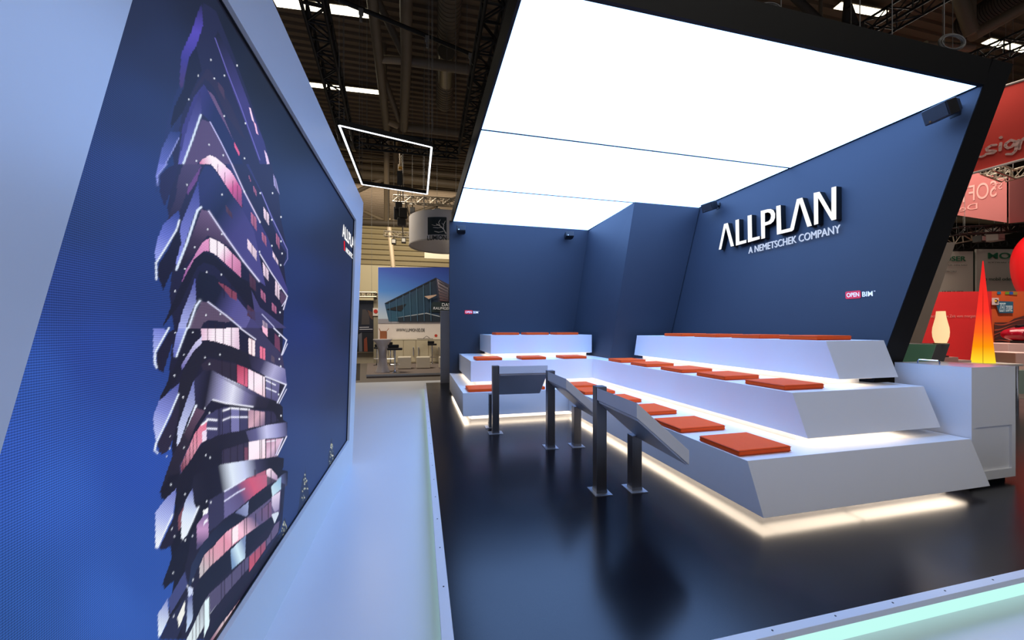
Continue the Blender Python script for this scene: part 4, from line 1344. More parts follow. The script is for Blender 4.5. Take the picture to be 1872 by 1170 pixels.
RZ = 7.0
truss((-1.62, 5.6, RZ), (-2.02, 11.5, RZ), 0.34, M_BLKMET, 'black box truss running along above the video wall', r=0.032)
truss((-1.85, 11.65, RZ), (1.15, 11.65, RZ), 0.34, M_BLKMET, 'black box truss crossing behind the hanging light frame', r=0.032)
truss((1.18, 4.9, RZ), (1.30, 11.5, RZ), 0.34, M_BLKMET, 'black box truss running along the left edge of the light ceiling', r=0.032)
truss((7.9, 5.9, RZ), (8.35, 2.6, RZ), 0.30, M_BLKMET, 'black box truss above the front edge of the light ceiling')
truss((10.9, 5.9, RZ), (11.3, 3.6, RZ), 0.30, M_BLKMET, 'black box truss at the right edge above the red banner')
member('pipe', [AZ(612, -3, 8.9), AZ(880, 107, 8.9)], 0.05, M_BLKMET, 'thin black pipe slanting down from the top beside the black rig', 'pipe', 8, None)
hk = MB()
for (px, py) in ((660, 16.5), (781, 66), (860, 98)):
    c_ = AZ(px, py, 8.85)
    hk = MB()
    hk.box(c_.x - 0.05, c_.y - 0.04, c_.z - 0.13, c_.x + 0.05, c_.y + 0.04, c_.z - 0.01)
    for k in range(3):
        hk.tube(c_ + Vector((0, 0, -0.1 - 0.07 * k)), c_ + Vector((0, 0, -0.15 - 0.07 * k)), 0.03, 8)
    tag(hk.build('pipe_clamp', M_CABLE), 'grey clamp with a short chain on the slanting black pipe', 'clamp', 'clamps on the black pipe')
wi = MB()
for (px, y0_, y1_, tt) in ((629, -20, 220, 9), (657, 30, 300, 9.5), (784, 70, 262, 8), (791, 80, 240, 8.2), (882, -20, 60, 7), (833, 160, 215, 9)):
    tag(MB().tube((D(px, y1_, tt).x, D(px, y1_, tt).y, ROOF), D(px, y1_, tt), 0.006, 5).build('hanging_cable', M_CABLE), 'thin wire hanging from the hall roof left of the light ceiling', 'cable', 'wires left of the light ceiling')
wi = MB()
for (px, y0_, y1_) in ((1428, -20, 14), (1572, -20, 55), (1631, -20, 75), (1726, -20, 62)):
    c_ = D(px, y1_, 5.3)
    c_ = Vector((AY(px, y1_, 2.9).x, 2.9, TOPZ))
    tag(MB().tube(c_, (c_.x, c_.y, ROOF), 0.005, 5).build('hanging_cable', M_CABLE), 'thin wire holding up the front edge of the light ceiling', 'cable', 'wires of the light ceiling')


def coil(cx_, cy_, rx, tt, label, nturn=5):
    mb = MB()
    for k in range(nturn):
        ox, oy = random.uniform(-3, 3), random.uniform(-2, 3)
        rr = rx * random.uniform(0.85, 1.05)
        pts = [D(cx_ + ox + rr * math.cos(a_ / 18 * 2 * math.pi), cy_ + oy + rr * 0.62 * math.sin(a_ / 18 * 2 * math.pi), tt + 0.02 * k) for a_ in range(19)]
        mb.path(pts, 0.007, 6)
    tag(mb.build('cable_coil', M_CABLE, smooth=True), label, 'cable')


coil(1741, 76, 24, 4.05, 'coiled grey cable tied up above the right end of the light ceiling')
coil(1405, 18, 22, 4.3, 'coiled grey cable at the top edge above the light ceiling', 3)

# hanging light frame
P4 = [AZ(620, 229, 5.2), AZ(789, 269, 5.2), AZ(781, 355, 5.2), AZ(662, 337, 5.2)]
cc = sum(P4, Vector()) / 4
hf = thing('hanging_light_frame', 'thin rectangular light frame hanging in the air beside the video wall', 'hanging light', cc)
M_FRL = emis('frame light', (0.86, 0.92, 1.0), 3.0)
for k in range(4):
    a_, b_ = P4[k], P4[(k + 1) % 4]
    MB().bar(a_ + Vector((0, 0, 0.045)), b_ + Vector((0, 0, 0.045)), 0.055, 0.09).build('profile', M_BLACK, hf)
    MB().bar(a_ + Vector((0, 0, -0.004)), b_ + Vector((0, 0, -0.004)), 0.036, 0.008).build('light_line', M_FRL, hf)
for k in range(4):
    MB().tube(P4[k] + Vector((0, 0, 0.09)), P4[k] + Vector((0, 0, ROOF - P4[k].z)), 0.004, 5).build('wire', M_CABLE, hf)

# ================================================================== LUMION STAND (far left background)
PY_ = 19.4
HF = -0.2
pl = MB()
c0, c1 = AZ(670, 685.5, -0.08), AZ(860, 682.5, -0.08)
pl.hexa([(c0.x, c0.y), (c1.x + 3, c0.y), (c1.x + 3, 19.38), (c0.x - 0.6, 19.38)], HF, -0.08)
tag(pl.build('stand_platform', fab('grey carpet platform', (122, 110, 104), 0.95, 6, 0.06)), 'grey carpeted platform of the far exhibition stand on the left', 'platform')
MB().hexa([(c0.x - 0.01, c0.y - 0.02), (c1.x + 3, c0.y - 0.02), (c1.x + 3, c0.y), (c0.x - 0.01, c0.y)], -0.14, -0.07).build('trim_5', M_PLATE, kind='structure')
dk = MB()
q0, q1 = AZ(652, 690, HF + 0.002), AZ(691, 640, HF + 0.002)
tag(MB().hexa([(-5.2, 13.9), (c0.x - 0.15, 13.9), (c0.x - 1.3, 22), (-5.8, 22)], HF, HF + 0.006).build('carpet', fab('dark carpet', (50, 46, 44), 0.95, 6, 0.1)), 'dark carpet strip beside the far stand platform', 'carpet')

ps = thing('picture_wall', 'tall printed wall showing a sharp glass building under a blue sky, lettered WWW.LUMION3D.DE', 'picture wall', (0, PY_, 0))


def PW(px, py, k=0):
    v = AY(px, py, PY_)
    return Vector((v.x, PY_ - k, v.z))


tl, br_ = PW(691, 488), PW(840, 668)
MB().box(tl.x, PY_, HF, br_.x + 2.5, PY_ + 0.12, tl.z).build('board', fab('white print board', (226, 218, 214)), ps)
sky1, sky2, sky3 = (18, 40, 110), (44, 92, 158), (150, 176, 196)
P5 = lambda x, y: (640 + x * 0.20513, 460 + y * 0.20513)


def poly5(*p):
    return [P5(*q) for q in p]


PIC = [
    (poly5((250, 140), (990, 140), (990, 350), (250, 350)), [(34, 66, 158), (26, 50, 136), (52, 96, 182), (72, 130, 205)]),
    (poly5((250, 350), (990, 350), (990, 600), (250, 600)), [(72, 130, 205), (52, 96, 182), (160, 190, 220), (196, 212, 226)]),
    (poly5((250, 600), (990, 600), (990, 640), (250, 640)), (150, 150, 160)),
    (poly5((308, 460), (765, 232), (775, 240), (800, 625), (345, 622)), [(36, 70, 106), (20, 34, 58), (20, 30, 50), (26, 52, 84), (44, 92, 120)]),
    (poly5((765, 232), (990, 350), (990, 620), (800, 625)), [(60, 60, 84), (74, 70, 90), (30, 36, 46), (34, 44, 56)]),
    (poly5((308, 460), (765, 232), (768, 244), (330, 466)), (14, 20, 34)),
    (poly5((320, 515), (500, 465), (455, 530)), (22, 26, 36)),
    (poly5((400, 590), (680, 545), (800, 575), (800, 585), (680, 556)), (180, 190, 200)),
    (poly5((430, 590), (680, 553), (800, 582), (800, 625), (430, 625)), (30, 44, 60)),
    (poly5((735, 450), (990, 450), (990, 540), (700, 540)), (24, 42, 48)),
    (poly5((775, 245), (875, 320), (875, 445), (800, 440)), [(150, 140, 150), (120, 116, 130), (90, 70, 80), (120, 90, 96)]),
]
for k in range(7):
    x = 350 + k * 60
    PIC.append((poly5((x, 440 - (x - 350) * 0.5 + 10), (x + 4, 438 - (x - 350) * 0.5 + 10), (x + 14, 620), (x + 9, 620)), (70, 110, 140)))
for k in range(6):
    PIC.append((poly5((785, 262 + k * 30), (870, 315 + k * 24), (870, 320 + k * 24), (785, 270 + k * 30)), (30, 34, 48)))
PIC.append((poly5((660, 400), (770, 385), (765, 395), (700, 425)), (200, 170, 150)))
picture('print', PW, PIC, ps, 0.006)
tx = PW(*P5(410, 712), 0.01)
M_DTXT = mat('dark grey lettering', (52, 54, 60), 0.6, noise=(4, 0.02))
text_mb('WWW.LUMION3D.DE', tx, (1, 0, 0), (0, 0, 1), width=PW(*P5(664, 712)).x - tx.x, height=0.15, depth=0.01).build('lettering', M_DTXT, ps)
tx = PW(*P5(818, 488), 0.11)
text_mb('DAS', tx, (1, 0, 0), (0, 0, 1), height=0.16, depth=0.01).build('lettering', M_TEXTW, ps)
tx = PW(*P5(740, 517), 0.11)
text_mb('RAUMGEFÜHL', tx, (1, 0, 0), (0, 0, 1), height=0.16, depth=0.01, shear=0.2).build('lettering', M_TEXTW, ps)

# sideboard
sb = thing('sideboard', 'long cream sideboard with doors below the printed wall', 'sideboard', (tl.x, 18.72, -0.08))
M_SB = fab('cream cabinet', (214, 202, 172), 0.5)
yf = 18.72
sbz = AY(740, 620, yf).z
xa = AY(691, 640, yf).x
xb = AY(845, 640, yf).x
MB().box(xa, yf, -0.06, xb, yf + 0.6, sbz - 0.04).build('body', M_SB, sb)
MB().box(xa - 0.03, yf - 0.03, sbz - 0.04, xb, yf + 0.62, sbz).build('worktop', fab('cream worktop', (222, 212, 188), 0.4), sb)
ed = [AY(640 + x * 0.20513, 640, yf).x for x in (247, 362, 476, 587, 700, 812, 925)]
for a_, b_ in zip(ed[:-1], ed[1:]):
    d_ = MB().box(a_ + 0.015, yf - 0.025, 0.0, b_ - 0.015, yf - 0.002, sbz - 0.06).build('door', M_SB, sb)
    hx_ = b_ - 0.12 if ed.index(a_) % 2 == 0 else a_ + 0.12
    MB().path([(hx_, yf - 0.025, sbz - 0.4), (hx_, yf - 0.07, sbz - 0.4), (hx_, yf - 0.07, sbz - 0.75), (hx_, yf - 0.025, sbz - 0.75)], 0.02, 6).build('handle', M_CHROME, d_)


def ground(px, py, z):
    return AZ(px, py, z)


# items on the sideboard
c_ = AY(701, 619.5, 18.95)
bxo = thing('cardboard_box', 'open brown cardboard box standing at the left end of the sideboard', 'box', (c_.x, 18.95, sbz))
wbx = AY(707.5, 619, 18.95).x - AY(695.5, 619, 18.95).x
M_CB = fab('cardboard', (160, 96, 62), 0.8)
hb_ = 0.36
MB().box(c_.x - wbx / 2, 18.8, sbz, c_.x + wbx / 2, 19.1, sbz + hb_).build('body', M_CB, bxo)
hgt = AY(701, 605, 18.95).z - sbz
bo = MB()
bo.box(c_.x - wbx / 2, 18.79, sbz, c_.x + wbx / 2, 18.8, sbz + hgt)
bo.slab([(c_.x - wbx / 2, 18.8, sbz + hgt), (c_.x - wbx / 2, 19.1, sbz + hgt), (c_.x - wbx / 2 - 0.06, 19.1, sbz + hgt + 0.12), (c_.x - wbx / 2 - 0.06, 18.8, sbz + hgt + 0.12)], (0.01, 0, 0))
bo.slab([(c_.x + wbx / 2, 18.8, sbz + hgt), (c_.x + wbx / 2, 19.1, sbz + hgt), (c_.x + wbx / 2 + 0.09, 19.1, sbz + hgt + 0.12), (c_.x + wbx / 2 + 0.09, 18.8, sbz + hgt + 0.12)], (0.01, 0, 0))
bo.build('flap', M_CB, bxo)
c_ = AY(797, 618, 18.9)
cs_ = thing('counter_sign', 'small white card with a red emblem on the sideboard', 'sign', (c_.x, 18.9, sbz))
wv = AY(801, 618, 18.9).x - AY(794, 618, 18.9).x
MB().box(c_.x - wv / 2, 18.89, sbz, c_.x + wv / 2, 18.91, sbz + 0.22).build('card', fab('white card', (225, 215, 205)), cs_)
MB().tube((c_.x, 18.888, sbz + 0.16), (c_.x, 18.88, sbz + 0.16), 0.07, 14).build('emblem', fab('red emblem', (200, 60, 44)), cs_)
c_ = AY(778, 619, 18.9)
tag(MB().box(c_.x - 0.4, 18.85, sbz, c_.x + 0.35, 19.05, sbz + 0.02).path([(c_.x - 0.1, 18.9, sbz + 0.03), (c_.x + 0.05, 18.9, sbz + 0.14), (c_.x + 0.2, 18.9, sbz + 0.04)], 0.012, 6).build('cable_tray', M_BLKPL), 'flat dark device with a loose cable lying on the sideboard', 'device')

# stretch-covered bar table
base_ = ground(699.5, 680, -0.08)
bt = thing('bar_table', 'tall round bar table under a white stretch cover', 'table', base_)
dpt = base_.y / ray(700, 680)[1]
sc_ = dpt / FPX
hT = (680 - 621) * sc_
prof = [(0.0, 0), (11.5 * sc_, 0), (11.5 * sc_, 0.01), (9 * sc_, hT * 0.12), (7.2 * sc_, hT * 0.3), (6.6 * sc_, hT * 0.5), (8 * sc_, hT * 0.72), (12 * sc_, hT * 0.9), (16 * sc_, hT * 0.975), (16.5 * sc_, hT)]
cvr = MB()
n = 36
vs = []
for r_, z_ in prof:
    for k in range(n):
        a_ = 2 * math.pi * k / n
        ww = 1 + (0.12 * math.cos(4 * a_) if z_ < hT * 0.7 else 0.0) * (1 - z_ / (hT * 0.7) if z_ < hT * 0.7 else 0)
        vs.append(base_ + Vector((r_ * ww * math.cos(a_), r_ * ww * math.sin(a_), z_)))
cvr.add(vs, [(j * n + i, j * n + (i + 1) % n, (j + 1) * n + (i + 1) % n, (j + 1) * n + i) for j in range(len(prof) - 1) for i in range(n)])
cvr.build('cover', fab('white stretch cloth', (214, 206, 206), 0.8), bt, smooth=True)
MB().lathe([(16.6 * sc_, 0), (16.6 * sc_, 0.03)], base_ + Vector((0, 0, hT - 0.01)), 36).build('table_top', fab('white table top', (224, 216, 212), 0.4), bt)


def stool(px, py, seat_y, label, wide=20):
    b_ = ground(px, py, -0.08)
    d_ = b_.y / ray(px, py)[1]
    s_ = d_ / FPX
    h_ = (py - seat_y) * s_
    t = thing('bar_stool', label, 'stool', b_, group='black and chrome bar stools at the far stand')
    MB().lathe([(0.20, 0), (0.20, 0.012), (0.05, 0.04), (0.035, 0.1)], b_, 24).build('base', M_CHROME, t, smooth=True)
    MB().tube(b_ + Vector((0, 0, 0.05)), b_ + Vector((0, 0, h_ - 0.05)), 0.03, 12).build('column', M_CHROME, t, smooth=True)
    MB().path([b_ + Vector((0.04, 0, 0.32)), b_ + Vector((0.17, -0.12, 0.32)), b_ + Vector((0.17, -0.2, 0.32)), b_ + Vector((-0.14, -0.2, 0.32)), b_ + Vector((-0.04, 0, 0.32))], 0.012, 6).build('footrest', M_CHROME, t)
    w_ = wide * s_ / 2
    MB().box(b_.x - w_, b_.y - 0.19, b_.z + h_ - 0.06, b_.x + w_, b_.y + 0.19, b_.z + h_ + 0.02).box(b_.x - w_, b_.y + 0.13, b_.z + h_ + 0.02, b_.x + w_ * 0.5, b_.y + 0.19, b_.z + h_ + 0.14).build('seat', M_BLKPL, t, bevel=0.02)


stool(722, 681, 637, 'black and chrome bar stool right beside the white covered table', 26)
stool(714, 668.5, 631, 'black and chrome bar stool behind the white covered table', 13)
stool(689.5, 668, 635, 'black bar stool mostly hidden left of the white covered table', 10)
stool(790, 665, 629, 'black and chrome bar stool in front of the right end of the sideboard', 16)


def pouf(pxa, pxb, py, pyt, label):
    a_, b_ = ground(pxa, py, -0.08), ground(pxb, py, -0.08)
    w_ = b_.x - a_.x
    t = thing('cube_pouf', label, 'pouf', ((a_.x + b_.x) / 2, a_.y + w_ / 2, -0.08), group='white leather cube poufs')
    sc2 = a_.y / ray(pxa, py)[1] / FPX
    h_ = (py - pyt) * sc2
    MB().box(a_.x, a_.y, -0.06, b_.x, a_.y + w_ * 1.0, -0.08 + h_).build('cube', M_WPLAIN, t, bevel=0.03, seg=3)
    MB().box(a_.x + 0.04, a_.y + 0.04, -0.08, b_.x - 0.04, a_.y + w_ - 0.04, -0.06).build('foot', M_BLKPL, t)


pouf(726.5, 751.5, 675.5, 653, 'white cube pouf beside the nearest bar stool, left one')
pouf(761, 786.5, 674.5, 653, 'white cube pouf in the middle of the far stand')
pouf(803, 828, 674, 653, 'white cube pouf half hidden behind the pale partition')

# dark roll-up poster with frame
rp = thing('poster', 'tall dark poster with small figures, hanging in a truss frame left of the printed wall', 'poster', (-3.7, 20.5, HF))


def RW(px, py, k=0):
    v = AY(px, py, 20.5)
    return Vector((v.x, 20.5 - k, v.z))


def R5(*p):
    return [P5(*q) for q in p]


PR = [(R5((60, 440), (208, 435), (210, 895), (60, 895)), [(24, 34, 52), (26, 34, 52), (18, 18, 24), (18, 18, 24)]),
      (R5((110, 515), (140, 515), (170, 560), (175, 650), (100, 650)), (66, 60, 62)),
      (R5((155, 520), (200, 540), (205, 610), (180, 590)), (92, 64, 52)),
      (R5((60, 660), (208, 655), (208, 715), (60, 720)), (20, 24, 44)),
      (R5((75, 740), (105, 720), (110, 890), (80, 890)), (96, 98, 108)),
      (R5((125, 780), (150, 760), (158, 890), (125, 890)), (128, 60, 40)),
      (R5((85, 672), (170, 670), (170, 677), (85, 679)), (190, 190, 200)),
      (R5((85, 690), (202, 688), (202, 695), (85, 697)), (190, 190, 200))]
v0, v1 = RW(*P5(58, 895)), RW(*P5(211, 434))
MB().box(v0.x - 1, 20.5, v0.z, v1.x, 20.53, v1.z).build('cloth', fab('black cloth', (20, 20, 26)), rp)
picture('print', RW, PR, rp, 0.006)
fx = RW(*P5(232, 400)).x
MB().box(fx - 0.12, 20.45, HF, fx + 0.12, 20.6, RW(*P5(232, 370)).z).build('post', fab('grey beige post', (150, 142, 122)), rp)
c_ = RW(*P5(230, 538), 0.1)
sp_ = thing('square_sign', 'small white square sign with a red emblem on the poster frame post', 'sign', c_)
MB().box(c_.x - 0.13, 20.40, c_.z - 0.2, c_.x + 0.17, 20.44, c_.z + 0.2).build('card', fab('white card b', (224, 214, 206)), sp_)
MB().tube((c_.x, 20.39, c_.z + 0.03), (c_.x, 20.38, c_.z + 0.03), 0.1, 14).build('emblem', fab('red emblem b', (196, 48, 40)), sp_)
a_, b_ = RW(*P5(60, 388)), RW(*P5(240, 388))
truss(Vector((a_.x - 1, 20.28, a_.z)), Vector((b_.x, 20.28, b_.z)), 0.22, M_LTRUSS, 'pale truss bar above the dark poster', 0.03)
# cream ledge under it
MB().box(-8, 20.7, HF, fx, 20.8, RW(*P5(200, 900)).z).build('baseboard_left', fab('pale skirting', (170, 160, 140)), kind='structure')

# white drum with logo
dc = D(812, 425, 14)
rD = 62 / FPX * 14
zt_, zb2 = EYE + (602 - 402) / FPX * 14, EYE + (602 - 452) / FPX * 14
dr = thing('hanging_drum', 'white cylindrical banner with a dark tree logo and the word LUMION', 'hanging sign', (dc.x, dc.y, zt_))
MB().lathe([(rD, zb2), (rD, zt_), (rD - 0.02, zt_), (rD - 0.02, zb2), (rD, zb2)], (dc.x, dc.y, 0), 64, cap=False).build('cloth', fab('white drum cloth', (206, 200, 196), 0.8), dr, smooth=True)
MB().lathe([(rD + 0.012, zb2 - 0.01), (rD + 0.012, zb2 + 0.03), (rD - 0.03, zb2 + 0.03), (rD - 0.03, zb2 - 0.01), (rD + 0.012, zb2 - 0.01)], (dc.x, dc.y, 0), 64, cap=False).build('hem', fab('pale hem', (176, 168, 160), 0.6), dr, smooth=True)
vdir = Vector((-dc.x, -dc.y, 0)).normalized()
sdir = Vector((0, 0, 1)).cross(vdir)           # to the viewer's right


def on_drum(q):
    # q given with x = arc length to the right, z = height, y = lift off the cloth
    a = q.x / rD
    return Vector((dc.x, dc.y, 0)) + (vdir * math.cos(a) + sdir * math.sin(a)) * (rD + 0.006 - q.y) + Vector((0, 0, q.z))


def arc(px):
    return math.asin(max(-1, min(1, (px - 812) / 62.0))) * rD


def dz_(py):
    return EYE + (602 - py) / FPX * (14 - rD * 0.93)


sq = MB()
xa, xb = arc(785), arc(816)
for k in range(8):
    u0, u1 = xa + (xb - xa) * k / 8, xa + (xb - xa) * (k + 1) / 8
    o_ = [on_drum(Vector((u, 0, z))) for u, z in ((u0, dz_(430)), (u1, dz_(430)), (u1, dz_(398)), (u0, dz_(398)))]
    sq.add(o_, [(0, 1, 2, 3)])
sq.build('logo_square', fab('logo petrol', (24, 40, 48), 0.6), dr)
br2 = MB()


def branch(pts, w):
    for (xa_, ya_), (xb_, yb_) in zip(pts[:-1], pts[1:]):
        A_, B_ = on_drum(Vector((arc(xa_), -0.008, dz_(ya_)))), on_drum(Vector((arc(xb_), -0.008, dz_(yb_))))
        br2.tube(A_, B_, w, 5, w * 0.6)


branch([(815, 428), (811, 420), (805, 414), (799, 411)], 0.022)
branch([(811, 420), (811, 412), (814, 405)], 0.014)
branch([(805, 414), (803, 408), (806, 403)], 0.012)
branch([(808, 417), (802, 418), (794, 417)], 0.012)
branch([(811, 424), (803, 426), (796, 424)], 0.014)
branch([(803, 413), (797, 414), (792, 412)], 0.009)
branch([(812, 414), (808, 409)], 0.008)
br2.build('logo_tree', fab('logo white', (226, 222, 218), 0.6), dr)
text_mb('LUMION', (arc(784.5), -0.004, dz_(440)), (1, 0, 0), (0, 0, 1), width=arc(816) - arc(784.5), height=0.16, depth=0.004, bend=on_drum, bold=0.02).build('lettering', fab('logo dark lettering', (30, 34, 40), 0.6), dr)
drw = MB()
for a_ in (0.3, 2.2, 4.1):
    drw.tube((dc.x + rD * math.cos(a_), dc.y + rD * math.sin(a_), zt_), (dc.x + rD * math.cos(a_), dc.y + rD * math.sin(a_), ROOF), 0.008, 6)
drw.build('wire', M_CABLE, dr)
truss(D(722, 364, 14.5), D(850, 372, 13.5), 0.24, M_LTRUSS, 'pale lighting truss just above the white drum', 0.022)
truss(D(703, 427, 19), D(760, 431, 19), 0.24, M_LTRUSS, 'small pale truss left of the white drum', 0.022)


def lamp_box(px, py, tt, w, h, label, m=M_CABLE):
    c_ = D(px, py, tt)
    t = thing('spotlight', label, 'spotlight', c_, group='spotlights on the pale trusses')
    w_, h_ = w / FPX * tt / 2, h / FPX * tt / 2
    MB().box(c_.x - w_, c_.y - w_, c_.z - h_, c_.x + w_, c_.y + w_, c_.z + h_ * 0.7).build('housing', m, t, bevel=0.01)
    MB().tube(c_ + Vector((0, 0, h_ * 0.7)), c_ + Vector((0, 0, h_ * 1.5)), 0.02, 6).build('bracket', M_BLKMET, t)
    MB().box(c_.x - w_ * 0.75, c_.y - w_ - 0.01, c_.z - h_ * 0.7, c_.x + w_ * 0.75, c_.y - w_, c_.z + h_ * 0.4).build('lens', fab('pale lens', (190, 186, 176), 0.3), t)
    MB().tube(c_ + Vector((0, 0, h_ * 1.4)), (c_.x, c_.y, ROOF), 0.005, 5).build('wire', M_CABLE, t)


lamp_box(754, 384, 14, 9, 12, 'pale spotlight on the truss above the drum, left one', fab('pale lamp housing', (150, 146, 138)))
lamp_box(799, 386, 13.8, 10, 12, 'pale spotlight on the truss above the drum, right one', fab('pale lamp housing', (150, 146, 138)))
lamp_box(720, 441, 19, 8, 11, 'dark spotlight on the small truss, left one', M_DGREY)
lamp_box(738, 439, 19, 8, 11, 'dark spotlight on the small truss, right one', M_DGREY)
# chain hoist bundle
ch = thing('chain_hoist', 'dark chain hoist with hanging chains and cables left of the white drum', 'hoist', D(733, 385, 14))
hm = MB()
for (px, py, w_, h_) in ((729, 377, 12, 14), (737, 390, 14, 18), (725, 390, 9, 22), (734, 406, 14, 12)):
    c_ = D(px, py, 14)
    w2, h2 = w_ / FPX * 7, h_ / FPX * 7
    hm.box(c_.x - w2, c_.y - w2, c_.z - h2, c_.x + w2, c_.y + w2, c_.z + h2)
hm.build('housing', M_DGREY, ch, bevel=0.02)
hm = MB()
for (px, y0_, y1_, dx) in ((731, 280, 372, 1), (734, 284, 368, 3), (729, 300, 375, -2), (741, 368, 415, 1), (736, 395, 432, 0), (743, 372, 400, 6)):
    hm.tube(D(px, y0_, 14), D(px + dx, y1_, 14), 0.022, 6)
hm.build('chain', M_LTRUSS, ch)
c_ = D(731, 318, 14)
MB().box(c_.x - 0.09, c_.y - 0.09, c_.z - 0.45, c_.x + 0.09, c_.y + 0.09, c_.z + 0.08).build('motor', M_BLKPL, ch)
c_ = D(732, 307, 13.9)
MB().box(c_.x - 0.07, c_.y - 0.05, c_.z - 0.03, c_.x + 0.07, c_.y + 0.05, c_.z + 0.03).build('tag_plate', fab('yellow tag', (196, 140, 40)), ch)
tag(MB().box(AY(776, 475, 30).x, 30, AY(776, 472, 30).z, AY(850, 475, 30).x, 30.1, AY(776, 461, 30).z).build('hanging_board', fab('cream board', (150, 140, 122))), 'cream board hanging far behind, below the white drum', 'board')
hbw = AY(800, 461, 30.05)
MB().tube((hbw.x, 30.05, hbw.z), (hbw.x, 30.05, ROOF), 0.02, 6).build('trim_6', M_CABLE, kind='structure')

# ================================================================== RIGHT BACKGROUND: red stand
def wallrect(name, pa, pb, z0, z1, m, label, cat, th=0.06, parent=None):
    a_, b_ = Vector((pa.x, pa.y, 0)), Vector((pb.x, pb.y, 0))
    n_ = (b_ - a_).cross(Vector((0, 0, 1))).normalized()
    if n_.dot(Vector((0, 0, 0)) - a_) > 0:
        n_ = -n_
    mb = MB().slab([(a_.x, a_.y, z0), (b_.x, b_.y, z0), (b_.x, b_.y, z1), (a_.x, a_.y, z1)], n_ * th)
    o = mb.build(name, m, parent)
    if label:
        tag(o, label, cat)
    return o


TR = 10.5
M_RED = mat('red printed wall', (214, 40, 40), 0.55, noise=(2.5, 0.12))
pR0, pR1, pR2 = D(1640, 540, TR + 0.3), D(1813, 532.5, TR), D(1950, 534, TR)
zR = (pR1.z)
rw_ = thing('red_partition', 'red printed partition wall behind the white paper lamp', 'partition', (pR0.x, pR0.y, HF))
wallrect('panel', pR0, pR1, HF, zR, M_RED, None, None, parent=rw_)


def RWp(px, py, off=0.02):
    # on the left red panel
    a_, b_ = Vector((pR0.x, pR0.y)), Vector((pR1.x, pR1.y))
    r = ray(px, py)
    d = b_ - a_
    den = r[0] * d.y - r[1] * d.x
    t = (a_.x * d.y - a_.y * d.x) / den
    return D(px, py, t - off)


q = RWp(1688, 580)
rd = Vector((pR1.x - pR0.x, pR1.y - pR0.y, 0)).normalized()
text_mb('Es ist noch nie eine Zeit vom morgen', RWp(1683, 582), rd, (0, 0, 1), width=(RWp(1783, 582) - RWp(1683, 582)).length, height=0.1, depth=0.004).build('lettering', fab('pale red lettering', (226, 130, 120)), rw_)
ow = thing('orange_partition', 'orange printed partition with dark waves and a blue ZEITzone plate', 'partition', (pR1.x, pR1.y, HF))
wallrect('panel', pR1, pR2, HF, zR, mat('orange printed wall', (222, 92, 44), 0.55, noise=(2.5, 0.08)), None, None, parent=ow)
od = Vector((pR2.x - pR1.x, pR2.y - pR1.y, 0)).normalized()


def OWp(px, py, off=0.02):
    a_, b_ = Vector((pR1.x, pR1.y)), Vector((pR2.x, pR2.y))
    r = ray(px, py)
    d = b_ - a_
    t = (a_.x * d.y - a_.y * d.x) / (r[0] * d.y - r[1] * d.x)
    return D(px, py, t - off)


P6 = lambda x, y: (1700 + x * 0.17097, 480 + y * 0.17097)
OP = [([P6(720, 310), P6(760, 310), P6(760, 338), P6(720, 338)], (40, 110, 150)), ([P6(805, 312), P6(850, 312), P6(850, 340), P6(805, 340)], (110, 150, 40)),
      ([P6(850, 312), P6(890, 312), P6(890, 342), P6(850, 342)], (40, 90, 170)), ([P6(890, 314), P6(935, 314), P6(935, 344), P6(890, 344)], (170, 130, 50)),
      ([P6(690, 640), P6(840, 640), P6(900, 600), P6(1100, 540), P6(1100, 1100), P6(700, 1100)], [(96, 48, 40), (80, 44, 42), (90, 44, 40), (110, 50, 40), (30, 18, 22), (30, 18, 22)])]
for k in range(6):
    y_ = 655 + k * 48
    pts = []
    for s_ in range(11):
        x_ = 690 + s_ * 40
        pts.append(P6(x_, y_ + 14 * math.sin(s_ * 0.7 + k) - s_ * 5))
    for s_ in range(10, -1, -1):
        x_ = 690 + s_ * 40
        pts.append(P6(x_, y_ + 8 + 7 * math.sin(s_ * 0.5 + k * 1.3) + 14 * math.sin(s_ * 0.7 + k) - s_ * 5))
    OP.append((pts, (190, 80, 56)))
OP.append(([P6(705, 445), P6(742, 412), P6(892, 418), P6(892, 540), P6(740, 540)], (48, 96, 122)))
picture('print', lambda x, y, k: OWp(x, y, 0.02 + k), OP, ow, 0.004)
q = OWp(*P6(742, 525), 0.075)
text_mb('ZEIT', q, od, (0, 0, 1), width=(OWp(*P6(808, 525)) - OWp(*P6(742, 525))).length, height=0.24, depth=0.004).build('lettering', fab('pale plate lettering', (206, 220, 226)), ow)
q = OWp(*P6(812, 525), 0.075)
text_mb('zone', q, od, (0, 0, 1), width=(OWp(*P6(880, 525)) - OWp(*P6(812, 525))).length, height=0.17, depth=0.004).build('lettering', fab('pale plate lettering', (206, 220, 226)), ow)
q = OWp(*P6(662, 452), 0.08)
ss = thing('square_sign', 'small white square sign with a coloured emblem where the red and orange walls meet', 'sign', q)
MB().slab([q, q + od * 0.19, q + od * 0.19 + Vector((0, 0, 0.19)), q + Vector((0, 0, 0.19))], Vector((0, 0, 0)) - Vector(ray(1813, 550)) * 0.01).build('card', fab('white card c', (226, 196, 190)), ss)
q2 = q + od * 0.1 + Vector((0, 0, 0.105)) - Vector(ray(1813, 550)) * 0.015
MB().tube(q2, q2 - Vector(ray(1813, 550)) * 0.004, 0.05, 12).build('emblem', fab('dark emblem', (60, 30, 30)), ss)
MB().tube(q2 - Vector(ray(1813, 550)) * 0.005, q2 - Vector(ray(1813, 550)) * 0.008, 0.026, 12).build('emblem', fab('yellow emblem', (226, 170, 40)), ss)

# grey printed boards further back
TM_ = 15


